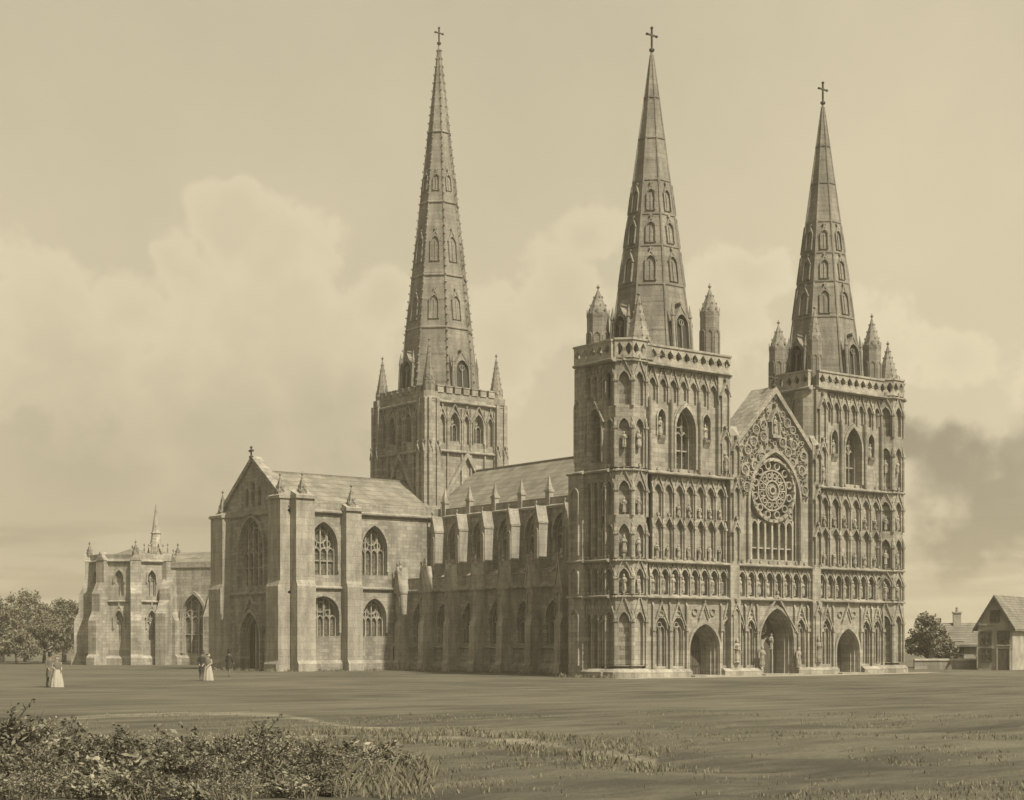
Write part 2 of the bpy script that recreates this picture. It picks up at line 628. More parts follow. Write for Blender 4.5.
def statue_mesh(k):
    def mk():
        mb = MB()
        w = (1.0, 1.2, .84, 1.05)[k]
        mb.lathe((0, 0, 0), [(.24, 0), (.26, .05), (.20, .10), (.23 * w, .14), (.25 * w, .3), (.20 * w, .7), (.185, .95), (.235 * w, 1.15), (.25, 1.28), (.19, 1.4), (.08, 1.46)], 9)
        mb.lathe((.02 * (k - 1), -.02, 1.44), [(.06, 0), (.10, .05), (.125, .15), (.115, .25), (.07, .32), (.02, .36 + .16 * (k == 1))], 8)
        A = [((.10, -.22, .95), (.10, -.22, .95)), ((.16, -.26, 1.2), (.05, -.2, .9)), ((.30, -.12, .72), (.12, -.22, 1.05)), ((.05, -.2, 1.1), (.33, -.1, .75))][k]
        for sx, h in ((1, A[0]), (-1, A[1])):
            mb.tube([(sx * .23, 0, 1.3), (sx * .29, -.03, 1.03), (sx * h[0], h[1], h[2])], [.075, .07, .05], 6)
        if k in (0, 1):
            mb.tube([(.17, -.24, .1), (.15, -.26, 1.6 if k else 1.25)], [.025, .03], 5)
        if k == 2:
            mb.box(WF, -.14, .06, .95, 1.18, .2, .27)
        for q in (-.12, 0, .12):
            mb.tube([(q, -.2 * w, .15), (q * .8, -.2 * w, .6), (q * .5, -.17, .95)], [.035, .03, .02], 5)
        return mb.mesh('statue', TRIM)
    return cached(('statue', k), mk)


def statue(fr, a, z, d, h, parent):
    k = h / 1.8 * SRND.uniform(.88, 1.06)
    return link(statue_mesh(SRND.randrange(4)), 'statue', parent, fr.mat(a, z, d) @ Matrix.Rotation(SRND.uniform(-.5, .5), 4, 'Z') @ Matrix.Scale(k, 4))


def pinnacle_mesh(r, hs, hp, n=8):
    def mk():
        mb = MB()
        rot = math.pi / n
        mb.lathe((0, 0, 0), [(r * 1.1, 0), (r * 1.1, hs * .06), (r, hs * .09), (r, hs * .92), (r * 1.03, hs * .95), (r * 1.03, hs)], n, rot)
        hw = r * math.cos(rot)
        fw = 2 * r * math.sin(rot)
        for k in range(n):
            th = k * 2 * math.pi / n
            f = Fr((hw * math.cos(th), hw * math.sin(th), 0), (math.cos(th), math.sin(th)))
            if hs > r * 1.4:
                mb.hood(f, 0, fw * .62, hs * .62, fw * .5, fw * .12, -.02, fw * .10, hs * .12, 4)
            mb.gablet(f, 0, fw * .9, hs * .95, fw * .55, fw * .1, -.02, fw * .06)
        mb.lathe((0, 0, hs), [(r * .98, 0), (r * .05, hp)], n, rot)
        for k in range(n):
            th = rot + k * 2 * math.pi / n
            m_ = max(3, int(hp / .5))
            for i in range(1, m_):
                q = i / m_
                rr = r * (.98 - .93 * q)
                s_ = .04 + .035 * r
                c = Vector((math.cos(th) * rr, math.sin(th) * rr, hs + hp * q))
                f = Fr(c, (math.cos(th), math.sin(th)))
                mb.box(f, -s_ * .5, s_ * .5, -s_ * .4, s_ * .9, -.03, s_ * .95)
        mb.lathe((0, 0, hs + hp - .05), [(.03, 0), (.05, .08), (.12, .16), (.13, .22), (.05, .30), (.03, .4)], 6)
        return mb.mesh('pinnacle', SOOT)
    return cached(('pin', r, hs, hp, n), mk)


def pinnacle(x, y, z, r, hs, hp, parent, n=8, rz=0):
    return link(pinnacle_mesh(r, hs, hp, n), 'pinnacle', parent, Matrix.Translation((x, y, z)) @ Matrix.Rotation(rz, 4, 'Z'))


def cross_mesh(h):
    def mk():
        mb = MB()
        mb.lathe((0, 0, 0), [(.10, 0), (.19, .1), (.2, .22), (.08, .32), (.06, .45)], 8)
        mb.box(WF, -.055, .055, .4, h, -.055, .055)
        zc = h * .70
        mb.box(WF, -h * .26, h * .26, zc - .055, zc + .055, -.05, .05)
        for a, z in ((-h * .26, zc), (h * .26, zc), (0, h)):
            mb.lathe((a, 0, z - .1), [(.03, 0), (.12, .07), (.12, .13), (.03, .2)], 6)
        return mb.mesh('cross', IRON)
    return cached(('cross', h), mk)


def string_course(mb, fr, a0, a1, z, h=.2, d=.18, d0=-.02):
    mb.side(fr, [(d0, z), (d * .6, z), (d, z + h * .35), (d, z + h * .7), (d0, z + h * 1.3)], a0, a1)


def arcade(mb, fr, a0, a1, n, z0, z1, d0, d1, fill=.68, gab=True, cols=True, rise=.9, tops=.86):
    """a run of blind pointed arches: a pierced slab standing proud of the wall behind it, with shafts, hoods and gablets"""
    bw = (a1 - a0) / n
    w = bw * fill
    zt = z0 + (z1 - z0) * tops
    rs = w * rise
    zs = zt - rs
    H = [hole(a0 + (i + .5) * bw, w, z0 + .001, zs, rs, 5) for i in range(n)]
    H = [[(a, max(z, z0 + .05)) for a, z in h] for h in H]
    mb.slab(fr, rect(a0, a1, z0, z1), H, d0, d1)
    t = bw * .075
    for i in range(n):
        ac = a0 + (i + .5) * bw
        mb.hood(fr, ac, w, zs, rs, t, d1 - .02, d1 + .07, None, 5)
        if gab:
            mb.gablet(fr, ac, bw * .98, zs + rs * .45, (z1 - zs) * .98 + .1, t, d1 - .02, d1 + .11)
    if cols:
        for i in range(n + 1):
            a = a0 + i * bw
            q = max(.045, bw * .065)
            mb.box(fr, a - q, a + q, z0, zs + rs * .35, d1 - .02, d1 + .14)
            mb.box(fr, a - q * 1.7, a + q * 1.7, zs - .05, zs + .12, d1 - .02, d1 + .19)
            mb.side(fr, [(d1, zs + rs * .35), (d1 + .14, zs + rs * .35), (d1, zs + rs * .35 + .5)], a - q, a + q)
    return bw, zs


def lattice(mb, fr, a0, a1, z0, z1, d0, d1, step):
    n = max(1, round((a1 - a0) / step))
    bw = (a1 - a0) / n
    zm, hh = (z0 + z1) / 2, (z1 - z0) / 2 - .14
    holes = []
    for i in range(n):
        ac = a0 + (i + .5) * bw
        holes.append([(ac - bw * .455, zm), (ac, zm + hh * .98), (ac + bw * .455, zm), (ac, zm - hh * .98)])
    mb.slab(fr, rect(a0, a1, z0, z1), holes, d0, d1)
    mb.box(fr, a0 - .04, a1 + .04, z1, z1 + .14, d0 - .05, d1 + .08)
    for i in range(n + 1):
        ac = a0 + i * bw
        if 0 < i < n:
            mb.ring(fr, ac, zm, bw * .1, bw * .07, d0 + .02, d1 + .03, 8)


def gable_roof(mb, x0, x1, y0, y1, ze, zr, axis, over=.0):
    if axis == 'y':
        f, xm, P = Fr((0, y0, 0), (0, -1)), (x0 + x1) / 2, (y1 - y0)
        mb.prism(f, [(x0 - over, ze), (xm, zr), (x1 + over, ze), (x1 + over, ze - .2), (x0 - over, ze - .2)], 0, -P)
        mb.box(f, xm - .12, xm + .12, zr - .1, zr + .12, .02, -P)
    else:
        f, ym, P = Fr((x0, 0, 0), (-1, 0)), (y0 + y1) / 2, (x1 - x0)
        mb.prism(f, [(-y0 + over, ze), (-ym, zr), (-y1 - over, ze), (-y1 - over, ze - .2), (-y0 + over, ze - .2)], 0, -P)
        mb.box(f, -ym - .12, -ym + .12, zr - .1, zr + .12, .02, -P)


# ------------------------------------------------------------------ the cathedral
CATH = tag(empty('cathedral'), 'great Gothic stone cathedral with three tall spires and a carved west front facing the lawn', 'cathedral')


def part(name):
    o = empty(name)
    o.parent = CATH
    return o


XL, XR, XC = -0.3, 30.05, 15.1
YT = 4.3
HB, HP = 21.35, 22.75          # belfry top, parapet top
S1, G2, G1 = 13.95, 7.85, 5.4   # string courses
DEP = 0.9

W_ = Fr((0, 0, 0), (0, -1))     # west front frame: a = x


def octo(cx, cy, ap, faces):
    """frames and half face width of the chosen octagon faces (angles in degrees)"""
    return [Fr((cx + ap * math.cos(R(t)), cy + ap * math.sin(R(t))), (math.cos(R(t)), math.sin(R(t)))) for t in faces], ap * math.tan(R(22.5))


# ---- west front screen (everything below the belfry string)
def west_front():
    DEP = 1.6
    wf = MB()
    # core behind the carved skin
    wf.box(W_, XL + .9, XR - .9, 0, S1 + .2, -2.8, -DEP)
    DOORS = [(7.9, 2.9, 1.9, 1.75, 1), (15.3, 3.5, 2.5, 2.35, 2), (23.2, 2.6, 1.7, 1.7, 1)]
    holes = [hole(c, w, 0.02, zs, rs, 8) for c, w, zs, rs, _ in DOORS]
    bays = [(3.0, 6.2, 2), (9.6, 13.3, 3), (17.3, 21.6, 3), (24.8, 27.4, 2)]
    for a0, a1, n in bays:
        bw = (a1 - a0) / n
        for i in range(n):
            holes.append(hole(a0 + (i + .5) * bw, bw * .66, .75, 3.35, bw * .55, 5))
    wf.slab(W_, rect(2.4, 27.9, 0, G1), holes, -DEP, 0)
    for a0, a1, n in bays:
        bw = (a1 - a0) / n
        wf.box(W_, a0, a1, .05, 4.9, -DEP + .02, -.32)
        for i in range(n):
            ac = a0 + (i + .5) * bw
            wf.hood(W_, ac, bw * .66, 3.35, bw * .55, .1, -.02, .1, None, 5)
            for q in (-.25, .25):
                wf.hood(W_, ac + q * bw * .66, bw * .24, 3.2, bw * .2, .05, -.3, -.12, .75, 4)
            wf.ring(W_, ac, 3.62, bw * .10, .05, -.3, -.1, 10)
            wf.gablet(W_, ac, bw * .96, 3.55, 1.75, .11, -.02, .16)
            wf.ring(W_, ac, 4.35, bw * .13, .06, -.02, .1, 10)
        for i in range(n + 1):
            a = a0 + i * bw
            wf.box(W_, a - .09, a + .09, .4, 4.9, -.02, .2)
            wf.box(W_, a - .16, a + .16, 3.2, 3.45, -.02, .27)
            wf.side(W_, [(0, 4.9), (.2, 4.9), (0, 5.35)], a - .09, a + .09)
    for c, w, zs, rs, k in DOORS:                       # the portal orders
        for j in range(3):
            t = .11
            q = j * t
            wf.hood(W_, c, w - .02 - 2 * q, zs, rs - q * 1.3, .09, -DEP + .05, .10 - .30 * j, .03, 8)
        wf.hood(W_, c, w + .04, zs, rs + .05, .16, -.02, .22, .03, 8)
        if k == 2:
            wf.gablet(W_, c, w + .9, zs + .6, rs + .5, .14, -.02, .3)
        else:
            for q in (-.3, .3):
                wf.ring(W_, c + q * w, 4.55, .2, .07, -.02, .12, 10)
            wf.gablet(W_, c, 1.1, 4.1, 1.2, .1, .1, .24)
    string_course(wf, W_, 2.2, 28.0, G1, .22, .34)
    # gallery of niches
    ga0, ga1, gn = 2.75, 27.5, 26
    gbw, _zs = arcade(wf, W_, ga0, ga1, gn, G1 + .28, G2, -DEP, 0, .70, True, True, .75, .84)
    wf.box(W_, ga0, ga1, G1 + .2, G2, -DEP + .01, -.42)
    string_course(wf, W_, 2.2, 28.0, G2, .22, .36)
    # two-tier arcades of the towers
    spots = []
    for a0, a1, n in ((3.0, 10.1, 7), (20.1, 27.2, 6)):
        bw, zs = arcade(wf, W_, a0, a1, n, 11.05, S1 - .02, -DEP, 0, .7, True, True, .8, .80)
        arcade(wf, W_, a0, a1, n, G2 + .28, 11.05, -DEP, -.02, .7, False, True, .8, .97)
        wf.box(W_, a0, a1, G2 + .2, S1 - .1, -DEP + .01, -.24)
        spots += [(a0 + (i + .5) * bw, z) for i in range(n) for z in (8.3, 11.15)]
        for i in range(n):
            ac = a0 + (i + .5) * bw
            wf.gablet(W_, ac, bw * .8, 10.55, .62, .07, -.04, .12)
    string_course(wf, W_, 2.2, 10.95, S1, .26, .4)
    string_course(wf, W_, 19.3, 28.0, S1, .26, .4)
    # piers between towers and centre
    for c in (10.75, 19.45):
        wf.box(W_, c - .5, c + .5, 0, G1, -DEP, .45)
        wf.box(W_, c - .46, c + .46, G1, 17.2, -DEP, .35)
        for z0, z1 in ((.9, 4.9), (8.2, 10.8), (11.2, 13.6), (14.4, 16.6)):
            wf.hood(W_, c, .5, z1 - .5, .4, .08, .34, .55, z0, 5)
            wf.gablet(W_, c, .9, z1 - .55, .95, .09, .34, .6)
        wf.side(W_, [(0, 17.2), (.35, 17.2), (0, 17.9)], c - .46, c + .46)
    # broad plinth and steps
    wf.side(W_, [(-.5, 0), (.6, 0), (.6, .35), (.36, .55), (-.5, .55)], 2.4, 6.3)
    for a0, a1 in ((9.5, 13.4), (17.2, 21.75), (24.65, 27.9)):
        wf.side(W_, [(-.5, 0), (.6, 0), (.6, .35), (.36, .55), (-.5, .55)], a0, a1)
    for c, w, *_r in DOORS:
        wf.box(W_, c - w / 2 - .3, c + w / 2 + .3, 0, .1, -DEP, 1.0)
    root = part('west_front')
    wf.build('wall', STONE, root)

    # doors
    for c, w, zs, rs, k in DOORS:
        mb = MB()
        pw = w - .9
        mb.k = 0
        if k == 1:
            mb.prism(W_, hole(c, w - .1, .11, zs, rs - .1, 8), -DEP + .005, -DEP + .12)
            m_ = 7
            for i in range(m_ + 1):
                a = c - pw / 2 + pw * i / m_
                mb.box(W_, a - .02, a + .02, .15, zs + .5, -DEP + .12, -DEP + .15)
            mb.k = 1
            for z in (.7, 1.7):
                mb.box(W_, c - pw / 2, c - .1, z, z + .08, -DEP + .12, -DEP + .17)
                mb.box(W_, c + .1, c + pw / 2, z, z + .08, -DEP + .12, -DEP + .17)
        else:
            mb.prism(W_, hole(c, w - .1, .11, zs, rs - .1, 8), -DEP + .005, -DEP + .1)
            mb.k = 2
            mb.box(W_, c - .12, c + .12, .1, zs + .1, -DEP + .1, -DEP + .32)
            for q in (-1, 1):
                mb.hood(W_, c + q * .62, .95, zs - .5, .75, .09, -DEP + .1, -DEP + .27, .1, 6)
            mb.ring(W_, c, zs + .95, .42, .1, -DEP + .1, -DEP + .25, 14)
            for q in range(6):
                mb.ring(W_, c + .28 * math.cos(q * math.pi / 3), zs + .95 + .28 * math.sin(q * math.pi / 3), .1, .04, -DEP + .1, -DEP + .2, 8)
        d = mb.build('door', [WOOD, IRON, TRIM], root)
    # statues
    for i in range(gn):
        statue(W_, ga0 + (i + .5) * gbw, G1 + .45, -.2, 1.25, root)
    for a, z in spots:
        if SRND.random() < .86:
            statue(W_, a, z, -.04, 1.0, root)
    for a, z, h in ((10.75, .95, 1.75), (13.35, .6, 1.65), (17.25, .6, 1.65), (19.45, .95, 1.75), (15.3, 1.9, 1.2)):
        statue(W_, a, z, .52 if a != 15.3 else -.4, h, root)
    # centre: great window, rose, gable
    ce = MB()
    a0, a1 = 11.3, 18.9
    big = hole(XC, 5.3, G2 + .6, 12.6, 3.7, 10)
    outl = [(a0, G2 + .26), (a0, 17.1), (XC, 20.9), (a1, 17.1), (a1, G2 + .26)]
    ce.slab(W_, outl, [big], -DEP, 0)
    ce.prism(W_, [(a0, S1), (a0, 17.0), (XC, 20.8), (a1, 17.0), (a1, S1)], -DEP - .6, -DEP + .005)
    for j in range(3):
        ce.hood(W_, XC, 5.3 - .02 - .26 * j, 12.6, 3.7 - .18 * j, .1, -DEP + .1, .14 - .26 * j, G2 + .6, 10)
    ce.hood(W_, XC, 5.34, 12.6, 3.75, .2, -.02, .26, G2 + .6, 10)
    # gable copings
    ce.band(W_, [(a0 - .1, 16.7), (XC, 20.65), (a1 + .1, 16.7)], [(a0 - .2, 17.0), (XC, 21.15), (a1 + .2, 17.0)], -DEP - .6, .3)
    # reticulated ornament in the gable
    def ingable(a, z, r):
        top = 20.5 - abs(a - XC) * 3.95 / 3.8
        if z + r * 1.25 > top or z < 13:
            return False
        dz = z - 12.6
        if dz < 4.3:
            half = 2.75 - .0 if dz < 0 else 2.75 * max(0, 1 - (dz / 4.2) ** 1.7)
            if abs(a - XC) < half + r:
                return False
        return abs(a - XC) + r < 3.7
    rnd = random.Random(8)
    put = []
    for i in range(5000):
        r = rnd.choice((.40, .33, .26, .2, .15, .11)) if i > 400 else .40
        x, z = rnd.uniform(a0, a1), rnd.uniform(13.0, 20.6)
        if not ingable(x, z, r) or (abs(x - XC) < .55 + r and 17.2 < z < 20.1):
            continue
        if any((x - q[0]) ** 2 + (z - q[1]) ** 2 < (r + q[2] + .02) ** 2 for q in put):
            continue
        put.append((x, z, r))
        ce.ring(W_, x, z, r * .72, r * .26, -.02, .2, 10)
        if r > .25:
            n = rnd.choice((3, 4, 5))
            for k in range(n):
                th = k * 2 * math.pi / n + rnd.random()
                ce.ring(W_, x + r * .36 * math.cos(th), z + r * .36 * math.sin(th), r * .17, r * .13, -.02, .14, 7)
        elif r > .14:
            ce.lathe(W_.p(x, z, .06), [(.02, -.08), (r * .4, -.02), (r * .4, .03), (.02, .08)], 5)
    ce.hood(W_, XC, .7, 18.6, .6, .12, -.02, .3, 17.6, 6)
    ce.gablet(W_, XC, 1.2, 18.5, 1.2, .12, -.02, .34)
    ce.box(W_, XC - .45, XC + .45, 17.35, 17.6, -.02, .4)
    g = part('gable')
    ce.build('gable_wall', STONE, g)
    statue(W_, XC, 17.6, .16, 1.35, g)
    link(cross_mesh(1.1), 'cross', g, Matrix.Translation((XC, -.1, 21.0)))
    # lancets under the rose
    mb = MB()
    mb.k = 1
    D = -.52
    mb.prism(W_, hole(XC, 5.2, G2 + .6, 12.6, 3.6, 10), D, D + .02)
    mb.k = 0
    n = 6
    lw = 4.4 / n
    for i in range(n + 1):
        a = XC - 2.2 + i * lw
        mb.box(W_, a - .085, a + .085, G2 + .6, 11.4, D + .02, D + .42)
    for i in range(n):
        mb.hood(W_, XC - 2.2 + (i + .5) * lw, lw - .17, 10.85, .42, .09, D + .02, D + .4, None, 5)
    mb.box(W_, XC - 2.3, XC + 2.3, 9.25, 9.35, D + .02, D + .3)
    mb.slab(W_, [(XC - 2.6, 11.35)] + arch(XC, 5.2, 12.6, 3.6, 10) + [(XC + 2.6, 11.35)], [[(XC + 2.12 * math.cos(k * math.pi / 16), 13.55 + 2.12 * math.sin(k * math.pi / 16)) for k in range(32)]], D + .02, D + .16)
    for q in (-1, 1):
        for x, z, r in ((2.2, 11.85, .22), (1.75, 15.45, .24), (2.35, 12.4, .12), (2.25, 14.75, .15)):
            mb.ring(W_, XC + q * x, z, r * .7, r * .3, D + .1, D + .26, 9)
    mb.ring(W_, XC, 15.85 - .02, .1, .06, D + .1, D + .26, 8)
    mb.side(W_, [(D, G2 + .6), (D + .5, G2 + .5), (D + .5, G2 + .25), (D, G2 + .25)], XC - 2.45, XC + 2.45)
    mb.build('lancet_window', [TRIM, GLASS], g)
    # rose: rings, spokes, petals
    mb = MB()
    zc = 13.55
    D = -.48
    for r, t, dd in ((2.16, .22, .55), (1.42, .11, .4), (.66, .10, .42), (.22, .1, .45)):
        mb.ring(W_, XC, zc, r, t, D, D + dd, 32)
    for k in range(12):
        th = k * math.pi / 6
        c, s_ = math.cos(th), math.sin(th)
        def q(r, o):
            return (XC + r * c - o * s_, zc + r * s_ + o * c)
        mb.prism(W_, [q(.7, -.045), q(1.45, -.045), q(1.45, .045), q(.7, .045)], D, D + .36)
        th += math.pi / 12
        mb.ring(W_, XC + 1.84 * math.cos(th), zc + 1.84 * math.sin(th), .22, .08, D, D + .42, 10)
        mb.ring(W_, XC + 1.1 * math.cos(th), zc + 1.1 * math.sin(th), .15, .06, D, D + .38, 8)
        mb.ring(W_, XC + .42 * math.cos(th), zc + .42 * math.sin(th), .06, .05, D, D + .36, 6)
    for k in range(24):
        th = k * math.pi / 12
        mb.ring(W_, XC + 2.2 * math.cos(th), zc + 2.2 * math.sin(th), .05, .06, D + .3, D + .62, 6)
    mb.build('rose_window', TRIM, g)


west_front()


# ---- the two west towers
def west_tower(x0, x1, out, sx):
    """out = -1: the outer (free) corner is at x0; +1: at x1"""
    root = part('west_tower')
    mb = MB()
    mb.box(W_, x0 + .9, x1 - .9, 0, S1 - .3, -YT + .9, -2.79)
    mb.box(W_, x0 + .9, x1 - .9, S1 - .3, HB, -YT + .9, -DEP)
    mb.box(W_, x0 + 2.5, x1 - 2.5, 0, HB + .29, -6.3, -YT + .9)
    corner = x0 + 1.5 if out < 0 else x1 - 1.5
    inner = x1 - .75 if out < 0 else x0 + .75
    # belfry face west
    f0, f1 = (x0 + 2.8, x1 - 1.2) if out < 0 else (x0 + 1.2, x1 - 2.8)
    wc = (f0 + f1) / 2 + .1 * -out
    ww = 1.85
    nz = 19.0
    H = [hole(wc, ww, 14.5, 17.2, 1.6, 8)]
    sides = [(f0 + wc - ww / 2) / 2, (f1 + wc + ww / 2) / 2]
    for a in sides:
        H.append(hole(a, .7, 16.7, 17.9, .6, 6))
    mb.slab(W_, rect(f0, f1, S1 + .2, nz), H, -DEP, 0)
    mb.hood(W_, wc, ww + .04, 17.2, 1.65, .18, -.02, .24, 14.5, 8)
    mb.hood(W_, wc, ww + .5, 17.2, 1.95, .08, -.02, .14, 14.5, 8)
    for a in sides:
        mb.box(W_, a - .42, a + .42, 16.5, 18.7, -DEP + .01, -.4)
        mb.hood(W_, a, .72, 17.9, .62, .1, -.02, .14, 16.7, 6)
        mb.side(W_, [(0, 16.7), (.3, 16.7), (.25, 16.55), (0, 16.1)], a - .28, a + .28)
        statue(W_, a, 16.72, -.05, 1.2, root)
    for a in (wc - ww / 2 - .45, wc + ww / 2 + .45, f0 + .12, f1 - .12):
        mb.box(W_, a - .1, a + .1, S1 + .3, 19.2, -.02, .22)
        mb.lathe(W_.p(a, S1 + .3, .26), [(.1, 0), (.1, 4.6), (.02, 5.3)], 6)
    # frieze of little gables under the parapet
    nf = 7
    arcade(mb, W_, f0, f1, nf, nz, HB - .02, -DEP, 0, .66, True, True, .8, .7)
    mb.box(W_, f0, f1, nz - .02, HB - .1, -DEP + .01, -.2)
    string_course(mb, W_, x0 + .3, x1 - .1, HB, .28, .42)
    # north side (and the matching south side): lancets in tiers
    for side in (-1, 1):
        fr = Fr((x0, 0, 0), (-1, 0)) if side < 0 else Fr((x1, 0, 0), (1, 0))
        b0, b1 = (-YT + 1.2, -1.0) if side < 0 else (1.0, YT - 1.2)
        free = side == out
        if not free and side < 0:
            b0, b1 = -YT + .3, -1.0
        if not free and side > 0:
            b0, b1 = 1.0, YT - .3
        mid = (b0 + b1) / 2
        wn = 1.25
        mb.slab(fr, rect(b0, b1, S1 + .2, nz), [hole(mid, wn, 14.7, 17.3, 1.1, 8)], -DEP, 0)
        mb.hood(fr, mid, wn + .04, 17.3, 1.1, .13, -.02, .18, 14.7, 8)
        mb.gablet(fr, mid, wn + .7, 17.4, 1.6, .12, -.02, .22)
        arcade(mb, fr, b0, b1, 3, nz, HB - .02, -DEP, 0, .66, True, True, .8, .7)
        mb.box(fr, b0, b1, nz - .02, HB - .1, -DEP + .01, -.2)
        string_course(mb, fr, min(b0, b1) - 1, max(b0, b1) + 1, HB, .28, .42)
        window(fr, mid, wn, 14.7, 17.3, 1.1, 2, .42, root, -DEP + .01, pane=LOUVRE)
        if free:
            arcade(mb, fr, b0, b1, 3, G2 + .28, S1, -DEP, 0, .6, False, True, .9, .9)
            mb.box(fr, b0, b1, G2, S1, -DEP + .01, -.45)
            arcade(mb, fr, b0, b1, 3, G1 + .28, G2, -DEP, 0, .62, True, True, .8, .84)
            mb.box(fr, b0, b1, G1, G2, -DEP + .01, -.42)
            arcade(mb, fr, b0, b1, 3, .6, G1, -DEP, 0, .62, True, True, .9, .78)
            mb.box(fr, b0, b1, 0, G1, -DEP + .01, -.4)
            mb.side(fr, [(-.5, 0), (.5, 0), (.5, .4), (.2, .62), (-.5, .62)], b0, b1)
            for z in (G1, G2, S1):
                string_course(mb, fr, b0 - .4, b1 + .4, z, .22, .32)
            # stair turret pier at the back corner
            q0, q1 = (b0 - 1.5, b0) if side < 0 else (b1, b1 + 1.5)
            u0, u1 = (b0 - 1.2, b0) if side < 0 else (b1, b1 + 1.2)
            mb.box(fr, q0, q1, 0, S1, -1.4, .35)
            mb.box(fr, u0, u1, S1, HB, -1.4, .05)
            for z in (G1, G2, S1):
                string_course(mb, fr, q0 - .1, q1 + .1, z, .22, .5, .3)
            for z0, z1 in ((.8, 4.6), (5.7, 7.5), (8.4, 13.0)):
                mb.hood(fr, (q0 + q1) / 2, .7, z1 - .5, .5, .1, .34, .5, z0, 5)
            mb.hood(fr, (q0 + q1) / 2, .6, 18.6, .5, .1, .04, .18, 14.8, 5)
    # east face plain
    fe = Fr((0, YT, 0), (0, 1))
    mb.box(fe, -x1 + .9, -x0 - .9, 0, HB, -.95, 0)
    mb.hood(fe, -(x0 + x1) / 2, 1.6, 17.3, 1.3, .15, -.02, .2, 14.8, 8)
    # octagonal corner turret with niches on each stage
    cy = .75
    ap = 1.15
    mb.lathe((corner, cy, 0), [(1.95, 0), (1.95, .4), (1.7, .62), (1.25, .66), (1.25, HB)], 8, R(22.5))
    frs, hw = octo(corner, cy, ap, [180, 225, 270, 315, 0])
    hw = (ap + .26) * math.tan(R(22.5))
    for fi, fr in enumerate(frs):
        for z0, z1, gb in ((.8, G1, 1), (G1 + .28, G2, 1), (G2 + .28, 11.0, 0), (11.0, S1, 1), (S1 + .3, 18.4, 0), (18.4, HB, 1)):
            arcade(mb, fr, -hw, hw, 1, z0, z1, 0, .26, .62, bool(gb), True, .9, .80)
        for z in (G1, G2, S1, HB):
            string_course(mb, fr, -hw - .16, hw + .16, z, .22, .42)
        if fi in (1, 2, 3):
            for z in (5.85, 8.5, 11.2, 15.6):
                statue(fr, 0, z, .2, 1.15, root)
    # inner corner pier of the belfry
    mb.box(W_, inner - .6, inner + .6, S1, HB, -DEP - .3, .22)
    for z0, z1 in ((14.4, 17.2), (17.4, 20.6)):
        mb.hood(W_, inner, .6, z1 - .6, .5, .1, .2, .4, z0, 5)
        mb.gablet(W_, inner, 1.1, z1 - .7, 1.1, .1, .2, .46)
    statue(W_, inner, 14.6, .36, 1.3, root)
    mb.lathe((inner - out * .2, 1.0, S1), [(1.05, 0), (1.05, HB - S1)], 8, R(22.5))
    mb.build('tower_wall', STONE, root)
    window(W_, wc, ww, 14.5, 17.2, 1.6, 3, .45, root, -DEP + .01, pane=LOUVRE)
    # parapet of open lozenges
    pb = MB()
    lattice(pb, W_, x0 + .5, x1 - .05, HB + .3, HP, -.1, .18, .78)
    lattice(pb, Fr((x0, 0, 0), (-1, 0)), -YT + .1, -.3, HB + .3, HP, -.1, .18, .78)
    lattice(pb, Fr((x1, 0, 0), (1, 0)), .3, YT - .1, HB + .3, HP, -.1, .18, .78)
    lattice(pb, Fr((0, YT, 0), (0, 1)), -x1 + .2, -x0 - .2, HB + .3, HP, -.1, .18, .78)
    pb.box(W_, x0 + .3, x1 - .3, HB - .1, HB + .25, -YT + .2, -.2)
    for fr in frs:
        lattice(pb, fr, -hw - .06, hw + .06, HB + .3, HP + .1, .06, .32, .6)
    pb.build('parapet', TRIM, root)
    # pinnacles
    if out < 0:
        P = [(2.4, .7, HP - .1, 1.0, .2, 3.4), (9.45, .9, HP - .2, .74, 3.5, 1.7), (2.7, 5.3, HP - .6, .84, 3.6, 1.8), (8.0, 5.2, HP - .4, .6, 2.4, 1.5)]
    else:
        P = [(20.5, .8, HP - .3, .58, 2.9, 2.3), (29.0, .7, HP - .1, .95, .2, 3.0), (20.0, 4.0, HP - .5, .76, 2.9, 1.8), (27.3, .9, HP - .4, .74, 3.3, 2.2), (27.5, 5.3, HP - .4, .6, 2.6, 1.7)]
    for x, y, z, r, hs, hp in P:
        pinnacle(x, y, z - .9, r, hs + .9, hp, root)


west_tower(XL, 10.55, -1, 5.9)
west_tower(19.4, XR, 1, 24.3)


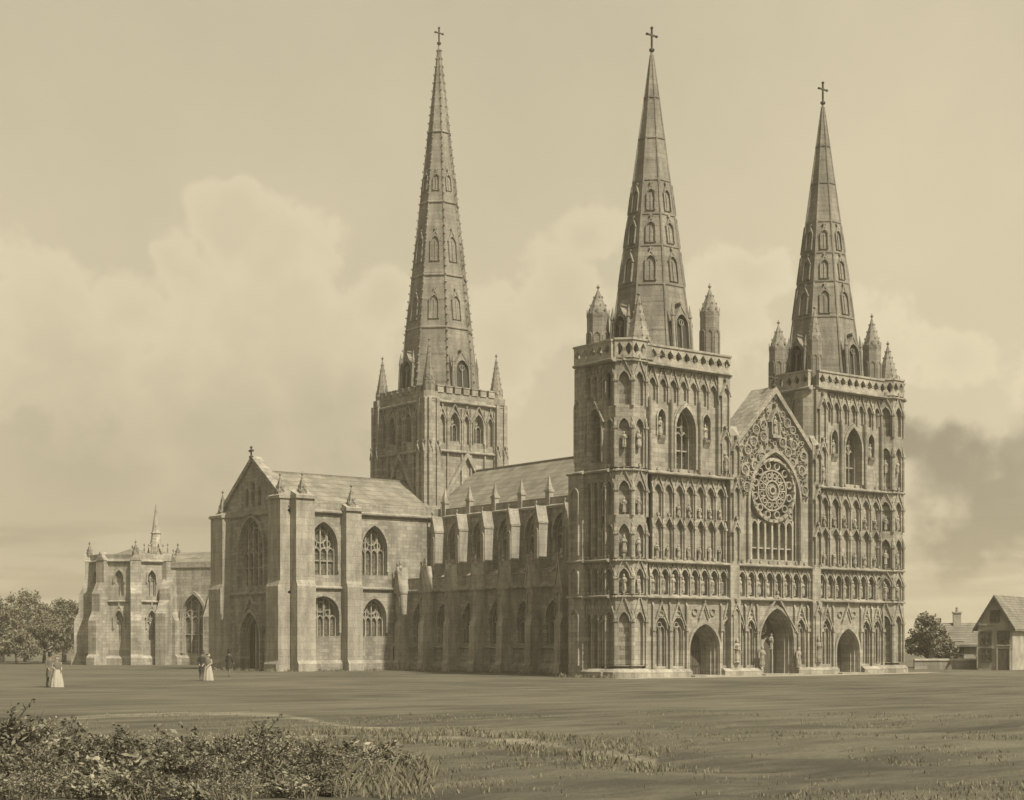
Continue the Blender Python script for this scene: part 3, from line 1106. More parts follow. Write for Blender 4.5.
# ---- spires
def spire(cx, cy, z0, z1, ap, bands, tiers, crossh, crock=True, bt=.12):
    root = part('spire')
    mb = MB()
    k8 = 1 / math.cos(R(22.5))
    H = z1 - z0
    apz = lambda z: ap * (1 - (z - z0) / H) + .06
    nseg = 14
    mb.lathe((cx, cy, z0), [(k8 * apz(z0 + H * i / nseg), H * i / nseg) for i in range(nseg + 1)], 8, R(22.5))
    for k in range(8):
        th = R(22.5 + 45 * k)
        dv = Vector((math.cos(th), math.sin(th), 0))
        mb.tube([Vector((cx, cy, z0 + H * q)) + dv * k8 * apz(z0 + H * q) for q in (0, .35, .7, .985)], [.09, .08, .07, .05], 5)
        if crock:
            m_ = int(H / .75)
            for i in range(1, m_):
                z = z0 + H * i / m_
                f = Fr(Vector((cx, cy, z)) + dv * k8 * apz(z), (dv.x, dv.y))
                s_ = .10 + .05 * (1 - i / m_)
                mb.side(f, [(0, -s_ * .6), (s_ * 1.5, s_ * .6), (s_ * 1.2, s_ * 1.3), (0, s_ * .8)], -s_ * .45, s_ * .45)
    for z in bands:
        r = k8 * apz(z)
        mb.lathe((cx, cy, z), [(r, -bt * .8), (r + bt, -.03), (r + bt, .08), (r - .02, bt * 1.4)], 8, R(22.5))
    mb.build('spire_shell', SOOT, root)
    for z, h, w, big in tiers:
        for k in range(8):
            if big and k % 2:
                continue
            th = R(45 * k)
            a = apz(z)
            fr = Fr((cx + a * math.cos(th), cy + a * math.sin(th)), (math.cos(th), math.sin(th)))

            def mk():
                m = MB()
                dd = .09 if not big else .3
                rec = ap / H * h * .4
                zs, rs = h * .62, h * .26
                m.slab(WF, [(-w * .62, 0), (-w * .62, h * .74), (0, h * 1.05), (w * .62, h * .74), (w * .62, 0)], [hole(0, w, .02, zs, rs, 6)], -rec - .3, dd)
                m.k = 1
                m.prism(WF, hole(0, w + .02, .02, zs, rs + .01, 6), dd - .2, dd - .17)
                m.k = 0
                m.box(WF, -.045, .045, .02, zs + rs * .4, dd - .17, dd - .02)
                m.hood(WF, 0, w, zs, rs, .07, dd - .02, dd + .06, .02, 6)
                m.gablet(WF, 0, w * 1.36, h * .70, h * .40, .08, -rec - .3, dd + .06)
                if big:
                    m.ring(WF, 0, zs + rs * .25, w * .16, .05, dd - .17, dd - .02, 10)
                    for q in (-1, 1):
                        m.lathe((q * w * .74, -dd, 0), [(.11, 0), (.11, h * .8), (.16, h * .82), (.02, h * 1.12)], 6)
                return m.mesh('spire_window', [SOOT, LOUVRE])
            me = cached(('luc', h, w, big, ap, H), mk)
            link(me, 'spire_window', root, fr.mat(0, z, 0) @ Matrix.Rotation(-math.atan(ap / H) * (1 if not big else .6), 4, 'X'))
    mb = cross_mesh(crossh)
    link(mb, 'cross', root, Matrix.Translation((cx, cy, z1 - .15)))


WB = [27.5, 30.3, 32.6, 35.1, 38.2, 41.2]
WT = [(22.7, 3.0, 1.15, True), (27.75, 2.05, .68, False), (30.5, 1.7, .58, False), (32.85, 1.75, .5, False)]
spire(5.95, 3.2, HB + .3, 44.7, 3.0, WB, WT, 1.75, False, .07)
spire(24.2, 3.2, HB + .3, 44.7, 3.0, WB, WT, 1.75, False, .07)
CX, CY, CW, CH = 14.1, 41.0, 4.25, 24.9
spire(CX, CY, CH - .2, 58.2, 3.5, [31.2, 36.1, 43.0, 49.7], [(25.0, 3.6, 1.4, True), (32.0, 2.5, .8, False), (37.4, 2.7, .75, False), (44.1, 1.7, .5, False)], 1.6)


# ---- central tower
def central_tower():
    root = part('central_tower')
    mb = MB()
    mb.box(W_, CX - CW + .5, CX + CW - .5, 9, CH, -CY - CW + .5, -CY + CW - .5)
    for nx, ny in ((0, -1), (-1, 0), (0, 1), (1, 0)):
        fr = Fr((CX + nx * CW, CY + ny * CW), (nx, ny))
        e = CW - .9
        H = [hole(q, 1.05, 20.6, 22.2, 1.0, 6) for q in (-1.35, 1.35)]
        H += [hole(q, .55, 20.4, 22.4, .6, 5) for q in (-2.7, -.0, 2.7)]
        mb.slab(fr, rect(-e, e, 19.6, CH - .9), H, -.5, 0)
        mb.box(fr, -e, e, 12, 19.6, -.5, -.05)
        for q in (-2.7, 0, 2.7):
            mb.box(fr, q - .3, q + .3, 20.3, 23.2, -.49, -.22)
            mb.gablet(fr, q, .95, 22.6, 1.15, .09, -.02, .16)
            mb.hood(fr, q, .56, 22.4, .6, .07, -.02, .12, 20.4, 5)
        for q in (-1.35, 1.35):
            mb.hood(fr, q, 1.07, 22.2, 1.02, .12, -.02, .16, 20.6, 6)
            mb.gablet(fr, q, 1.75, 22.4, 1.7, .11, -.02, .2)
            window(fr, q, 1.05, 20.6, 22.2, 1.0, 2, .25, root, -.49, pane=LOUVRE)
        for q in (-3.2, -2.1, -.5, .5, 2.1, 3.2):
            mb.box(fr, q - .09, q + .09, 14, 23.6, -.04, .14)
        string_course(mb, fr, -e, e, 19.5, .26, .26)
        string_course(mb, fr, -CW, CW, CH - .95, .26, .3)
        mb.box(fr, -e, e, CH - .9, CH, -.5, .02)
        k = 7
        for i in range(k):
            a = -e + (2 * e) * (i + .5) / k
            mb.box(fr, a - .34, a + .34, CH, CH + .55, -.35, .1)
            mb.box(fr, a - .40, a + .40, CH + .55, CH + .65, -.4, .15)
        # the weathering of an older, steeper roof
        if (nx, ny) in ((0, -1), (-1, 0)):
            mb.band(fr, [(-3.6, 13.5), (0, 19.2), (3.6, 13.5)], [(-3.95, 13.5), (0, 19.8), (3.95, 13.5)], -.06, .3)
    for sx in (-1, 1):
        for sy in (-1, 1):
            x, y = CX + sx * (CW - .45), CY + sy * (CW - .45)
            mb.lathe((x, y, 9), [(.85, 0), (.85, 10.3), (.76, 10.6), (.76, CH - 9.8), (.86, CH - 9.6), (.86, CH - 9)], 8, R(22.5))
            for nx, ny in ((sx, 0), (0, sy)):
                fr = Fr((x + nx * .45, y + ny * .45), (nx, ny))
                for q in (-.42, .42):
                    mb.box(fr, q - .2, q + .2, 9, 19.7, -.1, .5)
                    mb.side(fr, [(0, 19.7), (.5, 19.7), (.3, 20.5), (0, 20.5)], q - .2, q + .2)
                    mb.box(fr, q - .16, q + .16, 20.4, CH - .6, -.1, .42)
                    mb.gablet(fr, q, .5, 19.4, .9, .08, .46, .58)
            pinnacle(x, y, CH - .1, .64 if (sx, sy) != (-1, -1) else .55, .5 if (sx, sy) != (-1, -1) else 1.2, 3.5, root)
    mb.build('tower_wall', STONE, root)


central_tower()


# ---- nave, aisle, choir
NY0, NY1 = 6.0, 34.2
AX, CLX = 5.4, 9.3
AH, CLH, RZ = 6.7, 13.3, 18.0


def nave():
    root = part('nave')
    mb = MB()
    X2 = 2 * XC
    mb.box(W_, AX + .5, X2 - AX - .5, 0, AH, -NY1, -NY0)
    mb.box(W_, CLX + .5, X2 - CLX - .5, AH, CLH, -60, -NY0)
    mb.box(W_, AX + .5, X2 - AX - .5, 0, AH, -60, -47)
    pitch = 3.6
    ys = [33.3 - pitch * k for k in range(8)]
    for fr, sgn in ((Fr((AX, 0, 0), (-1, 0)), -1), (Fr((X2 - AX, 0, 0), (1, 0)), 1)):
        mids = [sgn * (y - pitch / 2) for y in ys[:-1]]
        lo_, hi = min(mids) - pitch / 2, max(mids) + pitch / 2
        mb.slab(fr, rect(lo_, hi, 0, AH), [hole(m, 1.75, 2.3, 4.1, 1.5, 7) for m in mids], -.5, 0)
        mb.side(fr, [(-.3, 0), (.35, 0), (.35, .5), (.05, .8), (-.3, .8)], lo_, hi)
        string_course(mb, fr, lo_, hi, AH - .1, .3, .32)
        mb.box(fr, lo_, hi, AH + .15, AH + 1.05, -.25, .1)
        mb.box(fr, lo_, hi, AH + 1.05, AH + 1.16, -.3, .16)
        string_course(mb, fr, lo_, hi, 1.9, .16, .16)
        for m in mids:
            mb.hood(fr, m, 1.78, 4.1, 1.52, .16, -.02, .16, 3.6, 7)
            if sgn < 0:
                window(fr, m, 1.75, 2.3, 4.1, 1.5, 3, .3, root, -.49)
        f2 = Fr((CLX, 0, 0), (-1, 0)) if sgn < 0 else Fr((X2 - CLX, 0, 0), (1, 0))
        mb.slab(f2, rect(lo_, hi, AH, CLH), [hole(m, 2.2, 9.6, 11.2, 1.55, 7) for m in mids], -.5, 0)
        for m in mids:
            mb.hood(f2, m, 2.22, 11.2, 1.57, .18, -.02, .2, 10.8, 7)
            if sgn < 0:
                window(f2, m, 2.2, 9.6, 11.2, 1.55, 3, .3, root, -.49)
        string_course(mb, f2, lo_, hi, CLH - .15, .3, .32)
        mb.box(f2, lo_, hi, CLH + .1, CLH + .75, -.3, .1)
    mb.build('wall', STONE, root)

    # buttresses: lower pier with gabled head, upper pier against the clerestory, flyer between
    def low_butt():
        b = MB()
        b.side(WF, [(-.3, 0), (1.35, 0), (1.35, .6), (1.2, .9), (1.2, 3.7), (1.0, 4.3), (1.0, 6.9), (-.3, 6.9)], -.36, .36)
        b.prism(WF, [(-.4, 6.7), (0, 8.8), (.4, 6.7)], .1, 1.08)
        b.gablet(WF, 0, .9, 6.65, 2.3, .1, 1.05, 1.18)
        b.hood(WF, 0, .4, 5.9, .3, .07, 1.0, 1.1, 4.6, 5)
        b.box(WF, -.42, .42, 6.55, 6.75, -.3, 1.12)
        b.lathe((0, -.8, 8.5), [(.08, 0), (.17, .25), (.07, .5), (.13, .65), (.02, 1.0)], 6)
        return b.mesh('buttress', TRIM)

    def high_butt():
        b = MB()
        b.box(WF, -.32, .32, 6.6, 12.1, -.2, 1.3)
        b.prism(WF, [(-.36, 12.05), (0, 13.35), (.36, 12.05)], -.2, 1.34)
        b.gablet(WF, 0, .8, 12.0, 1.5, .09, 1.3, 1.42)
        b.box(WF, -.37, .37, 11.9, 12.08, -.2, 1.36)
        b.box(WF, -.25, .25, 12.6, 14.6, -.25, .2)
        b.box(WF, -.31, .31, 14.5, 14.7, -.3, .26)
        b.lathe((0, 0, 14.7), [(.3, 0), (.03, 1.1)], 4, R(45))
        b.hood(WF, 0, .34, 11.2, .3, .06, 1.29, 1.38, 8.6, 5)
        return b.mesh('buttress', TRIM)

    def flyer():
        b = MB()
        n = 8
        lo_ = [(.8 + q * 2.4 / n, 7.1 + 1.0 * math.sin((1 - q / n) * math.pi / 2)) for q in range(n + 1)]
        up = [(d, 7.5 + (3.2 - d) * .5) for d, _z in reversed(lo_)]
        b.side(WF, lo_ + up, -.14, .14)
        return b.mesh('flying_buttress', STONE)
    lb, hb, fl = low_butt(), high_butt(), flyer()
    for y in ys:
        fr = Fr((AX, y, 0), (-1, 0))
        link(lb, 'buttress', root, fr.mat())
        f2 = Fr((CLX, y, 0), (-1, 0))
        link(hb, 'buttress', root, f2.mat())
        link(fl, 'flying_buttress', root, f2.mat(0, 0, .6))
    rf = MB()
    gable_roof(rf, CLX + .15, X2 - CLX - .15, YT - .3, 60, CLH + .1, RZ, 'y')
    for sgn in (-1, 1):
        fr = Fr((AX, 0, 0), (-1, 0)) if sgn < 0 else Fr((X2 - AX, 0, 0), (1, 0))
        l0, l1 = (-NY1, -NY0) if sgn < 0 else (NY0, NY1)
        rf.side(fr, [(-4.0, 8.7), (-.2, 6.9), (-.2, 6.6), (-4.0, 6.6)], l0, l1)
    rf.build('roof', ROOF, root)


nave()


# ---- transept
TX, TY0, TY1 = -5.8, 34.0, 46.5
TH, TR = 13.3, 17.0


def transept():
    root = part('transept')
    mb = MB()
    mb.box(W_, TX + .6, 36, 0, TH, -TY1 + .6, -TY0 - .6)
    fw = Fr((0, TY0, 0), (0, -1))
    wins = [(-2.75, 2.7, 8.0, 10.4, 2.0, 4, 9.9), (2.3, 2.5, 8.1, 10.4, 1.9, 4, 9.9), (-2.75, 3.0, 2.9, 4.7, 1.5, 5, 0), (2.3, 2.3, 2.9, 4.6, 1.5, 4, 0)]
    mb.slab(fw, rect(TX + .01, 9.4, 0, TH), [hole(a, w, z0, zs, rs, 8) for a, w, z0, zs, rs, l, _ in wins], -.6, 0)
    for a, w, z0, zs, rs, l, _ in wins:
        mb.hood(fw, a, w + .04, zs, rs + .03, .2, -.02, .22, z0 + .3, 8)
        window(fw, a, w, z0, zs, rs, l, .32, root, -.59)
    string_course(mb, fw, TX, 9.3, 6.8, .26, .24)
    string_course(mb, fw, TX, 9.3, TH - .2, .3, .3)
    mb.box(fw, TX + .4, 9.3, TH + .1, TH + .8, -.35, .06)
    mb.side(fw, [(-.3, 0), (.3, 0), (.3, .6), (.05, .9), (-.3, .9)], TX + .4, 4.9)
    # north face
    fn = Fr((TX, 0, 0), (-1, 0))
    ym = (TY0 + TY1) / 2
    outl = [(-TY1 + .3, 0), (-TY1 + .3, TH), (-ym, TR + .9), (-TY0 - .605, TH), (-TY0 - .605, 0)]
    nw = (-ym - .1, 4.3, 7.2, 10.3, 2.7, 5)
    dw = (-ym - .1, 3.3, .02, 2.7, 2.2)
    H = [hole(nw[0], nw[1], *nw[2:5], 10), hole(*dw, 10)]
    for q in (-1.1, 0, 1.1):
        H.append(hole(-ym + q, .55, 14.0, 15.1 + (.5 if q == 0 else 0), .5, 5))
    mb.slab(fn, outl, H, -.6, 0)
    mb.prism(fn, [(-TY1 + .8, TH - .1), (-ym, TR + .4), (-TY0 - .8, TH - .1)], -1.0, -.595)
    mb.hood(fn, nw[0], nw[1] + .04, nw[3], nw[4] + .03, .24, -.02, .26, nw[2], 10)
    for j in range(3):
        mb.hood(fn, dw[0], dw[1] - .02 - .36 * j, dw[3], dw[4] - .2 * j, .12, -.55 + .1, .2 - .22 * j, .02, 10)
    mb.hood(fn, dw[0], dw[1] + .04, dw[3], dw[4] + .03, .22, -.02, .34, .02, 10)
    mb.gablet(fn, dw[0], dw[1] + 1.2, dw[3] + .6, 3.1, .16, -.02, .3)
    string_course(mb, fn, -TY1, -TY0, 6.4, .24, .24)
    string_course(mb, fn, -TY1, -TY0, TH - .2, .26, .26)
    mb.band(fn, [(-TY1 + .2, TH + .05), (-ym, TR + .85), (-TY0 - .2, TH + .05)], [(-TY1 - .1, TH + .3), (-ym, TR + 1.25), (-TY0 + .1, TH + .3)], -.75, .22)
    mb.build('wall', STONE, root)
    window(fn, nw[0], nw[1], nw[2], nw[3], nw[4], nw[5], .36, root, -.59)
    db = MB()
    db.prism(fn, hole(dw[0], dw[1] - .1, .05, dw[3], dw[4] - .1, 8), -.59, -.5)
    for i in range(9):
        a = dw[0] - 1.2 + i * .3
        db.box(fn, a - .02, a + .02, .1, 3.6, -.5, -.46)
    db.k = 1
    db.box(fn, dw[0] - .1, dw[0] + .1, .05, 3.9, -.5, -.3)
    db.build('door', [WOOD, TRIM], root)
    db = MB()
    db.box(fw, 4.15, 4.95, .05, 1.9, .002, .06)
    db.k = 1
    db.hood(fw, 4.55, .82, 1.8, .45, .12, 0, .22, .02, 6)
    db.k = 0
    db.prism(fw, [(4.15, 1.9), (4.35, 2.1), (4.55, 2.24), (4.75, 2.1), (4.95, 1.9)], .002, .05)
    db.build('door', [WOOD, TRIM], root)
    # buttresses

    def butt(w, h1, h2, dp):
        def mk():
            b = MB()
            b.side(WF, [(-.3, 0), (dp + .2, 0), (dp + .2, .6), (dp, .9), (dp, h1), (dp - .2, h1 + .5), (dp - .2, h2), (-.3, h2)], -w / 2, w / 2)
            b.box(WF, -w / 2 - .1, w / 2 + .1, h2, h2 + .25, -.35, dp - .05)
            b.side(WF, [(-.3, h2 + .25), (dp - .1, h2 + .25), (-.3, h2 + .8)], -w / 2, w / 2)
            return b.mesh('buttress', TRIM)
        return cached(('tb', w, h1, h2, dp), mk)
    link(butt(1.75, 7, 14.2, 1.1), 'buttress', root, fw.mat(TX + .9, 0, 0))
    link(butt(1.5, 7, 13.4, 1.0), 'buttress', root, fw.mat(-.15, 0, 0))
    link(butt(2.0, 7, 14.2, 1.15), 'buttress', root, fn.mat(-TY0 - 1.0, 0, 0))
    link(butt(2.2, 7, 13.2, 1.0), 'buttress', root, fn.mat(-TY1 + 1.1, 0, 0))
    link(butt(1.4, 7, 13.2, .9), 'buttress', root, Fr((0, TY1, 0), (0, 1)).mat(-TX - .7, 0, 0))
    for x, y, z, h in ((TX + .9, TY0 - .35, 14.3, 1.3), (-.15, TY0 - .35, 13.5, 1.4), (TX - .4, TY0 + 1.0, 14.3, 1.3), (TX - .2, TY1 - 1.1, 13.3, 1.6)):
        pinnacle(x, y, z, .45, .5, h, root, 4)
    link(cross_mesh(1.0), 'cross', root, Matrix.Translation((TX - .2, ym, TR + 1.0)) @ Matrix.Rotation(R(90), 4, 'Z'))
    rf = MB()
    gable_roof(rf, TX + .5, 36, TY0 + .3, TY1 - .3, TH + .05, TR, 'x')
    rf.build('roof', ROOF, root)


transept()


def at(u, Z):
    lat = (u - 512) / 1599 * Z
    p = Vector(CAM) + RGT * lat + FWD * Z
    return (p.x, p.y)


# ------------------------------------------------------------------ the chapter house behind the transept
def chapter_house():
    c = at(134, 171)
    root = tag(empty('chapter_house', (c[0], c[1], 0)), 'pale octagonal stone chapter house with stepped buttresses left of the transept', 'chapter house')
    mb = MB()
    ap = 4.25
    k8 = 1 / math.cos(R(22.5))
    mb.lathe((0, 0, 0), [(k8 * (ap - .4), 0), (k8 * (ap - .4), 10.8)], 8, R(22.5))
    frs, hw = octo(0, 0, ap, [45 * k for k in range(8)])
    for fr in frs:
        mb.slab(fr, rect(-hw, hw, 0, 10.9), [hole(0, 1.0, 2.6, 4.6, 1.1, 6), hole(0, .95, 7.2, 9.0, .9, 6)], -.45, 0)
        mb.hood(fr, 0, 1.02, 4.6, 1.12, .14, -.02, .16, 3.8, 6)
        mb.hood(fr, 0, .97, 9.0, .92, .14, -.02, .16, 8.6, 6)
        mb.gablet(fr, 0, 1.5, 4.9, 1.5, .12, -.02, .18)
        string_course(mb, fr, -hw, hw, 6.5, .22, .22)
        string_course(mb, fr, -hw, hw, 10.7, .26, .28)
        mb.box(fr, -hw, hw, 10.95, 11.6, -.3, .08)
        mb.side(fr, [(-.3, 0), (.4, 0), (.4, .7), (.05, 1.0), (-.3, 1.0)], -hw, hw)
    mb.build('wall', PALE, root)
    for fr in frs:
        window(fr, 0, 1.0, 2.6, 4.6, 1.1, 2, .25, root, -.44)
        window(fr, 0, .95, 7.2, 9.0, .9, 2, .25, root, -.44)

    def bt():
        b = MB()
        b.side(WF, [(-.5, 0), (1.9, 0), (1.9, .8), (1.6, 1.1), (1.6, 4.6), (1.1, 5.6), (1.1, 7.4), (.45, 8.6), (.45, 10.9), (-.5, 10.9)], -.55, .55)
        b.prism(WF, [(-.6, 10.9), (0, 11.8), (.6, 10.9)], -.5, .5)
        return b.mesh('buttress', PALE)
    b = bt()
    for k in range(8):
        th = R(22.5 + 45 * k)
        fr = Fr((k8 * ap * math.cos(th), k8 * ap * math.sin(th)), (math.cos(th), math.sin(th)))
        link(b, 'buttress', root, fr.mat())
        if k % 2:
            pinnacle(fr.o.x, fr.o.y, 11.3, .35, .5, .9, root, 4)
    rf = MB()
    rf.lathe((0, 0, 10.8), [(k8 * (ap - .2), 0), (.3, 1.6)], 8, R(22.5))
    rf.build('roof', ROOF, root)
    # vestibule towards the transept
    d = Vector((*at(189, 168), 0)) - Vector((c[0], c[1], 0))
    v = MB()
    fr = Fr((d.x, d.y, 0), (-RGT * .35 - FWD).normalized()[:2])
    v.slab(fr, rect(-3.0, 4.2, 0, 10.2), [hole(.6, 2.6, 1.2, 5.2, 2.2, 8)], -.5, 0)
    v.box(fr, -3.0, 4.2, 0, 10.1, -6, -.495)
    v.hood(fr, .6, 2.62, 5.2, 2.22, .25, -.02, .25, 1.2, 8)
    v.box(fr, -3.0, 4.2, 10.2, 10.8, -.4, .12)
    v.side(fr, [(0, 0), (2.2, 0), (2.2, 5.4), (1.4, 6.8), (1.4, 8.0), (0, 10.0)], -2.7, -1.5)
    v.side(fr, [(0, 0), (1.6, 0), (1.6, 5.0), (.8, 6.4), (0, 8.2)], 2.6, 3.5)
    v.side(fr, [(-.3, 0), (.3, 0), (.3, .7), (.05, 1.0), (-.3, 1.0)], -1.5, 2.6)
    v.build('vestibule', PALE, root)
    window(fr, .6, 2.6, 1.2, 5.2, 2.2, 3, .3, root, -.49)
    rf = MB()
    rf.side(fr, [(-.2, 10.6), (-3, 12.0), (-6, 10.6), (-6, 10.3), (-.2, 10.3)], -3.0, 4.2)
    rf.build('roof', ROOF, root)
    for q in (-2.0, 3.0):
        p = fr.p(q, 10.4, -.2)
        pinnacle(p.x, p.y, p.z, .3, .6, .9, root, 4)


chapter_house()


def steeple():
    c = at(156, 205)
    root = tag(empty('church_steeple', (c[0], c[1], 0)), 'slender distant steeple rising behind the chapter house roof', 'steeple')
    mb = MB()
    mb.box(WF, -1.3, 1.3, 0, 13.0, -1.3, 1.3)
    for k in range(4):
        th = R(90 * k + 15)
        fr = Fr((1.3 * math.cos(R(90 * k)), 1.3 * math.sin(R(90 * k))), (math.cos(R(90 * k)), math.sin(R(90 * k))))
        mb.hood(fr, 0, .8, 11.8, .7, .12, -.02, .15, 10, 6)
        string_course(mb, fr, -1.35, 1.35, 12.9, .2, .2)
    mb.build('tower_wall', PALE, root)
    sp = MB()
    sp.lathe((0, 0, 13.0), [(1.1, 0), (.95, .4), (.5, 3.6), (.05, 7.0)], 8, R(22.5))
    sp.lathe((0, 0, 16.2), [(.55, 0), (.66, .08), (.66, .18), (.5, .28)], 8, R(22.5))
    for k in range(4):
        th = R(90 * k)
        fr = Fr((.9 * math.cos(th), .9 * math.sin(th)), (math.cos(th), math.sin(th)))
        sp.gablet(fr, 0, .8, 13.6, 1.1, .1, -.3, .15)
    sp.build('spire', PALE, root)
    for sx in (-1, 1):
        for sy in (-1, 1):
            pinnacle(sx * 1.1, sy * 1.1, 12.9, .2, .5, 1.3, root, 4)


steeple()


# ------------------------------------------------------------------ ground
def hgt(x, y):
    d = (Vector((x, y, 0)) - Vector((CAM[0], CAM[1], 0))).length
    k = max(0, min(1, (62 - d) / 25)) * .9 + .1
    if d > 95:
        k = 0
    elif d > 80:
        k *= (95 - d) / 15
    v = noise.noise(Vector((x * .10, y * .10, 3))) * .22 + noise.noise(Vector((x * .35, y * .35, 7))) * .10 + noise.noise(Vector((x * 1.1, y * 1.1, 1))) * .05
    return v * k - .02 * k


TRACK = [(70, 33), (190, 38.5), (300, 41.5), (400, 42), (490, 40), (560, 37.5), (660, 33)]
TRACK2 = [(60, 52), (200, 55), (280, 54), (360, 47), (450, 44)]


def wear_at(u, Z):
    best = 0
    for tr, wd in ((TRACK, 2.2), (TRACK2, 3.0)):
        for (u0, z0), (u1, z1) in zip(tr, tr[1:]):
            if u0 <= u <= u1:
                t = (u - u0) / (u1 - u0)
                zz = z0 + (z1 - z0) * t
                best = max(best, 1 - abs(Z - zz) / wd)
    return max(0, best)


def ground():
    angs = []
    a = -180.0
    while a < 180:
        angs.append(a)
        a += .22 if abs(a) < 21 else (1.5 if abs(a) < 40 else 6)
    rad = [0.5, 4, 10, 16]
    r = 19.0
    while r < 100:
        rad.append(r)
        r *= 1.012
    rad += [104, 112, 125, 145, 180, 240, 340, 500, 800, 1500]
    vs, wear = [], []
    for r in rad:
        for a in angs:
            dv = FWD * math.cos(R(a)) + RGT * math.sin(R(a))
            x, y = CAM[0] + dv.x * r, CAM[1] + dv.y * r
            vs.append((x, y, hgt(x, y)))
            Z = r * math.cos(R(a))
            wear.append(wear_at(512 + 1599 * math.tan(R(a)), Z) if abs(a) < 21 and r < 95 else 0.0)
    n = len(angs)
    fs = [(k * n + i, k * n + (i + 1) % n, (k + 1) * n + (i + 1) % n, (k + 1) * n + i) for k in range(len(rad) - 1) for i in range(n)]
    fs.append(tuple(range(n)))
    me = bpy.data.meshes.new('ground')
    me.from_pydata(vs, [], fs)
    at_ = me.attributes.new('wear', 'FLOAT', 'POINT')
    at_.data.foreach_set('value', wear)
    me.materials.append(TURF)
    for p in me.polygons:
        p.use_smooth = True
    me.update()
    bm = bmesh.new()
    bm.from_mesh(me)
    bmesh.ops.recalc_face_normals(bm, faces=bm.faces)
    if sum(f.normal.z for f in bm.faces) < 0:
        bmesh.ops.reverse_faces(bm, faces=bm.faces)
    bm.to_mesh(me)
    bm.free()
    tag(link(me, 'ground'), 'broad lawn of rough grass around the cathedral', None, None, 'structure')


ground()


def grass():
    rnd = random.Random(5)
    mb = MB()

    def tuft(x, y, n, h, w, sp):
        z = hgt(x, y)
        for k in range(n):
            th = rnd.uniform(0, 6.28)
            px, py = x + rnd.gauss(0, sp), y + rnd.gauss(0, sp)
            c, s_ = math.cos(th) * w, math.sin(th) * w
            lx, ly = rnd.uniform(-.6, .6) * h, rnd.uniform(-.6, .6) * h
            hh = h * rnd.uniform(.6, 1.2)
            mb.add([(px - c, py - s_, z - .03), (px + c, py + s_, z - .03), (px + lx * .4 + c * .6, py + ly * .4 + s_ * .6, z + hh * .65), (px + lx, py + ly, z + hh)], [(0, 1, 2), (0, 2, 3)])
    for i in range(5200):
        Z = 22 + 34 * rnd.random() ** 1.3
        u = rnd.uniform(-60, 1090)
        x, y = at(u, Z)
        if noise.noise(Vector((x * .22, y * .22, 11))) < .08 and rnd.random() < .93:
            continue
        tuft(x, y, 6, rnd.uniform(.04, .10), .012, .10)
    for i in range(420):                 # rough tussocks along the worn track
        u = rnd.uniform(190, 660)
        for (u0, z0), (u1, z1) in zip(TRACK, TRACK[1:]):
            if u0 <= u <= u1:
                Z = z0 + (z1 - z0) * (u - u0) / (u1 - u0) + rnd.choice((-1, 1)) * rnd.gauss(2.0, .7)
        x, y = at(u, Z)
        tuft(x, y, 14, rnd.uniform(.06, .2), .014, .16)
    for i in range(900):                 # longer grass among the shrubs
        Z = rnd.uniform(25, 33)
        x, y = at(rnd.uniform(-40, 430), Z)
        tuft(x, y, 7, rnd.uniform(.12, .34), .012, .08)
    for (x0, y0), (x1, y1), n in (((4.4, 6), (4.4, 33), 120), ((-6.6, 33.4), (4.2, 33.4), 70), ((-.9, 5.2), (-.9, 0), 30), ((-7.2, 34), (-7.2, 46), 60)):
        for i in range(n):               # unmown grass along the wall foot
            t = rnd.random()
            tuft(x0 + (x1 - x0) * t - abs(rnd.gauss(0, .25)), y0 + (y1 - y0) * t - abs(rnd.gauss(0, .25)), 8, rnd.uniform(.1, .32), .035, .18)
    me = bpy.data.meshes.new('grass')
    me.from_pydata(mb.v, [], mb.f)
    me.materials.append(GRASSB)
    tag(link(me, 'grass'), 'short tufts of grass scattered over the lawn', None, None, 'stuff')


grass()


def gravel():
    mb = MB()
    n = 90
    top, bot = [], []
    for i in range(n + 1):
        x = -1.2 + 33.4 * i / n
        top.append((x, -.3, .006))
        bot.append((x, -2.4 - 1.0 * math.sin(i / n * math.pi) + .5 * noise.noise(Vector((x * .8, 0, 0))), .006))
    V = top + bot
    mb.add(V, [(i, n + 1 + i, n + 2 + i, i + 1) for i in range(n)])
    tag(mb.build('gravel_path', noise_mat('gravel', (0.30, 0.285, 0.235), 4.0, .75, 1.2, .95)), 'pale gravel strip along the foot of the west front', None, None, 'structure')


gravel()


# ------------------------------------------------------------------ trees and shrubs
def leaf(mb, c, s_, rnd, up=.3):
    n = Vector((rnd.gauss(0, 1), rnd.gauss(0, 1), rnd.gauss(up, 1))).normalized()
    x = n.orthogonal().normalized()
    x.rotate(Matrix.Rotation(rnd.uniform(0, 6.28), 3, n))
    y = n.cross(x)
    x, y = x * s_, y * s_ * .5
    mb.add([c - x, c - y * .9, c + x, c + y * .9], [(0, 1, 2, 3)])


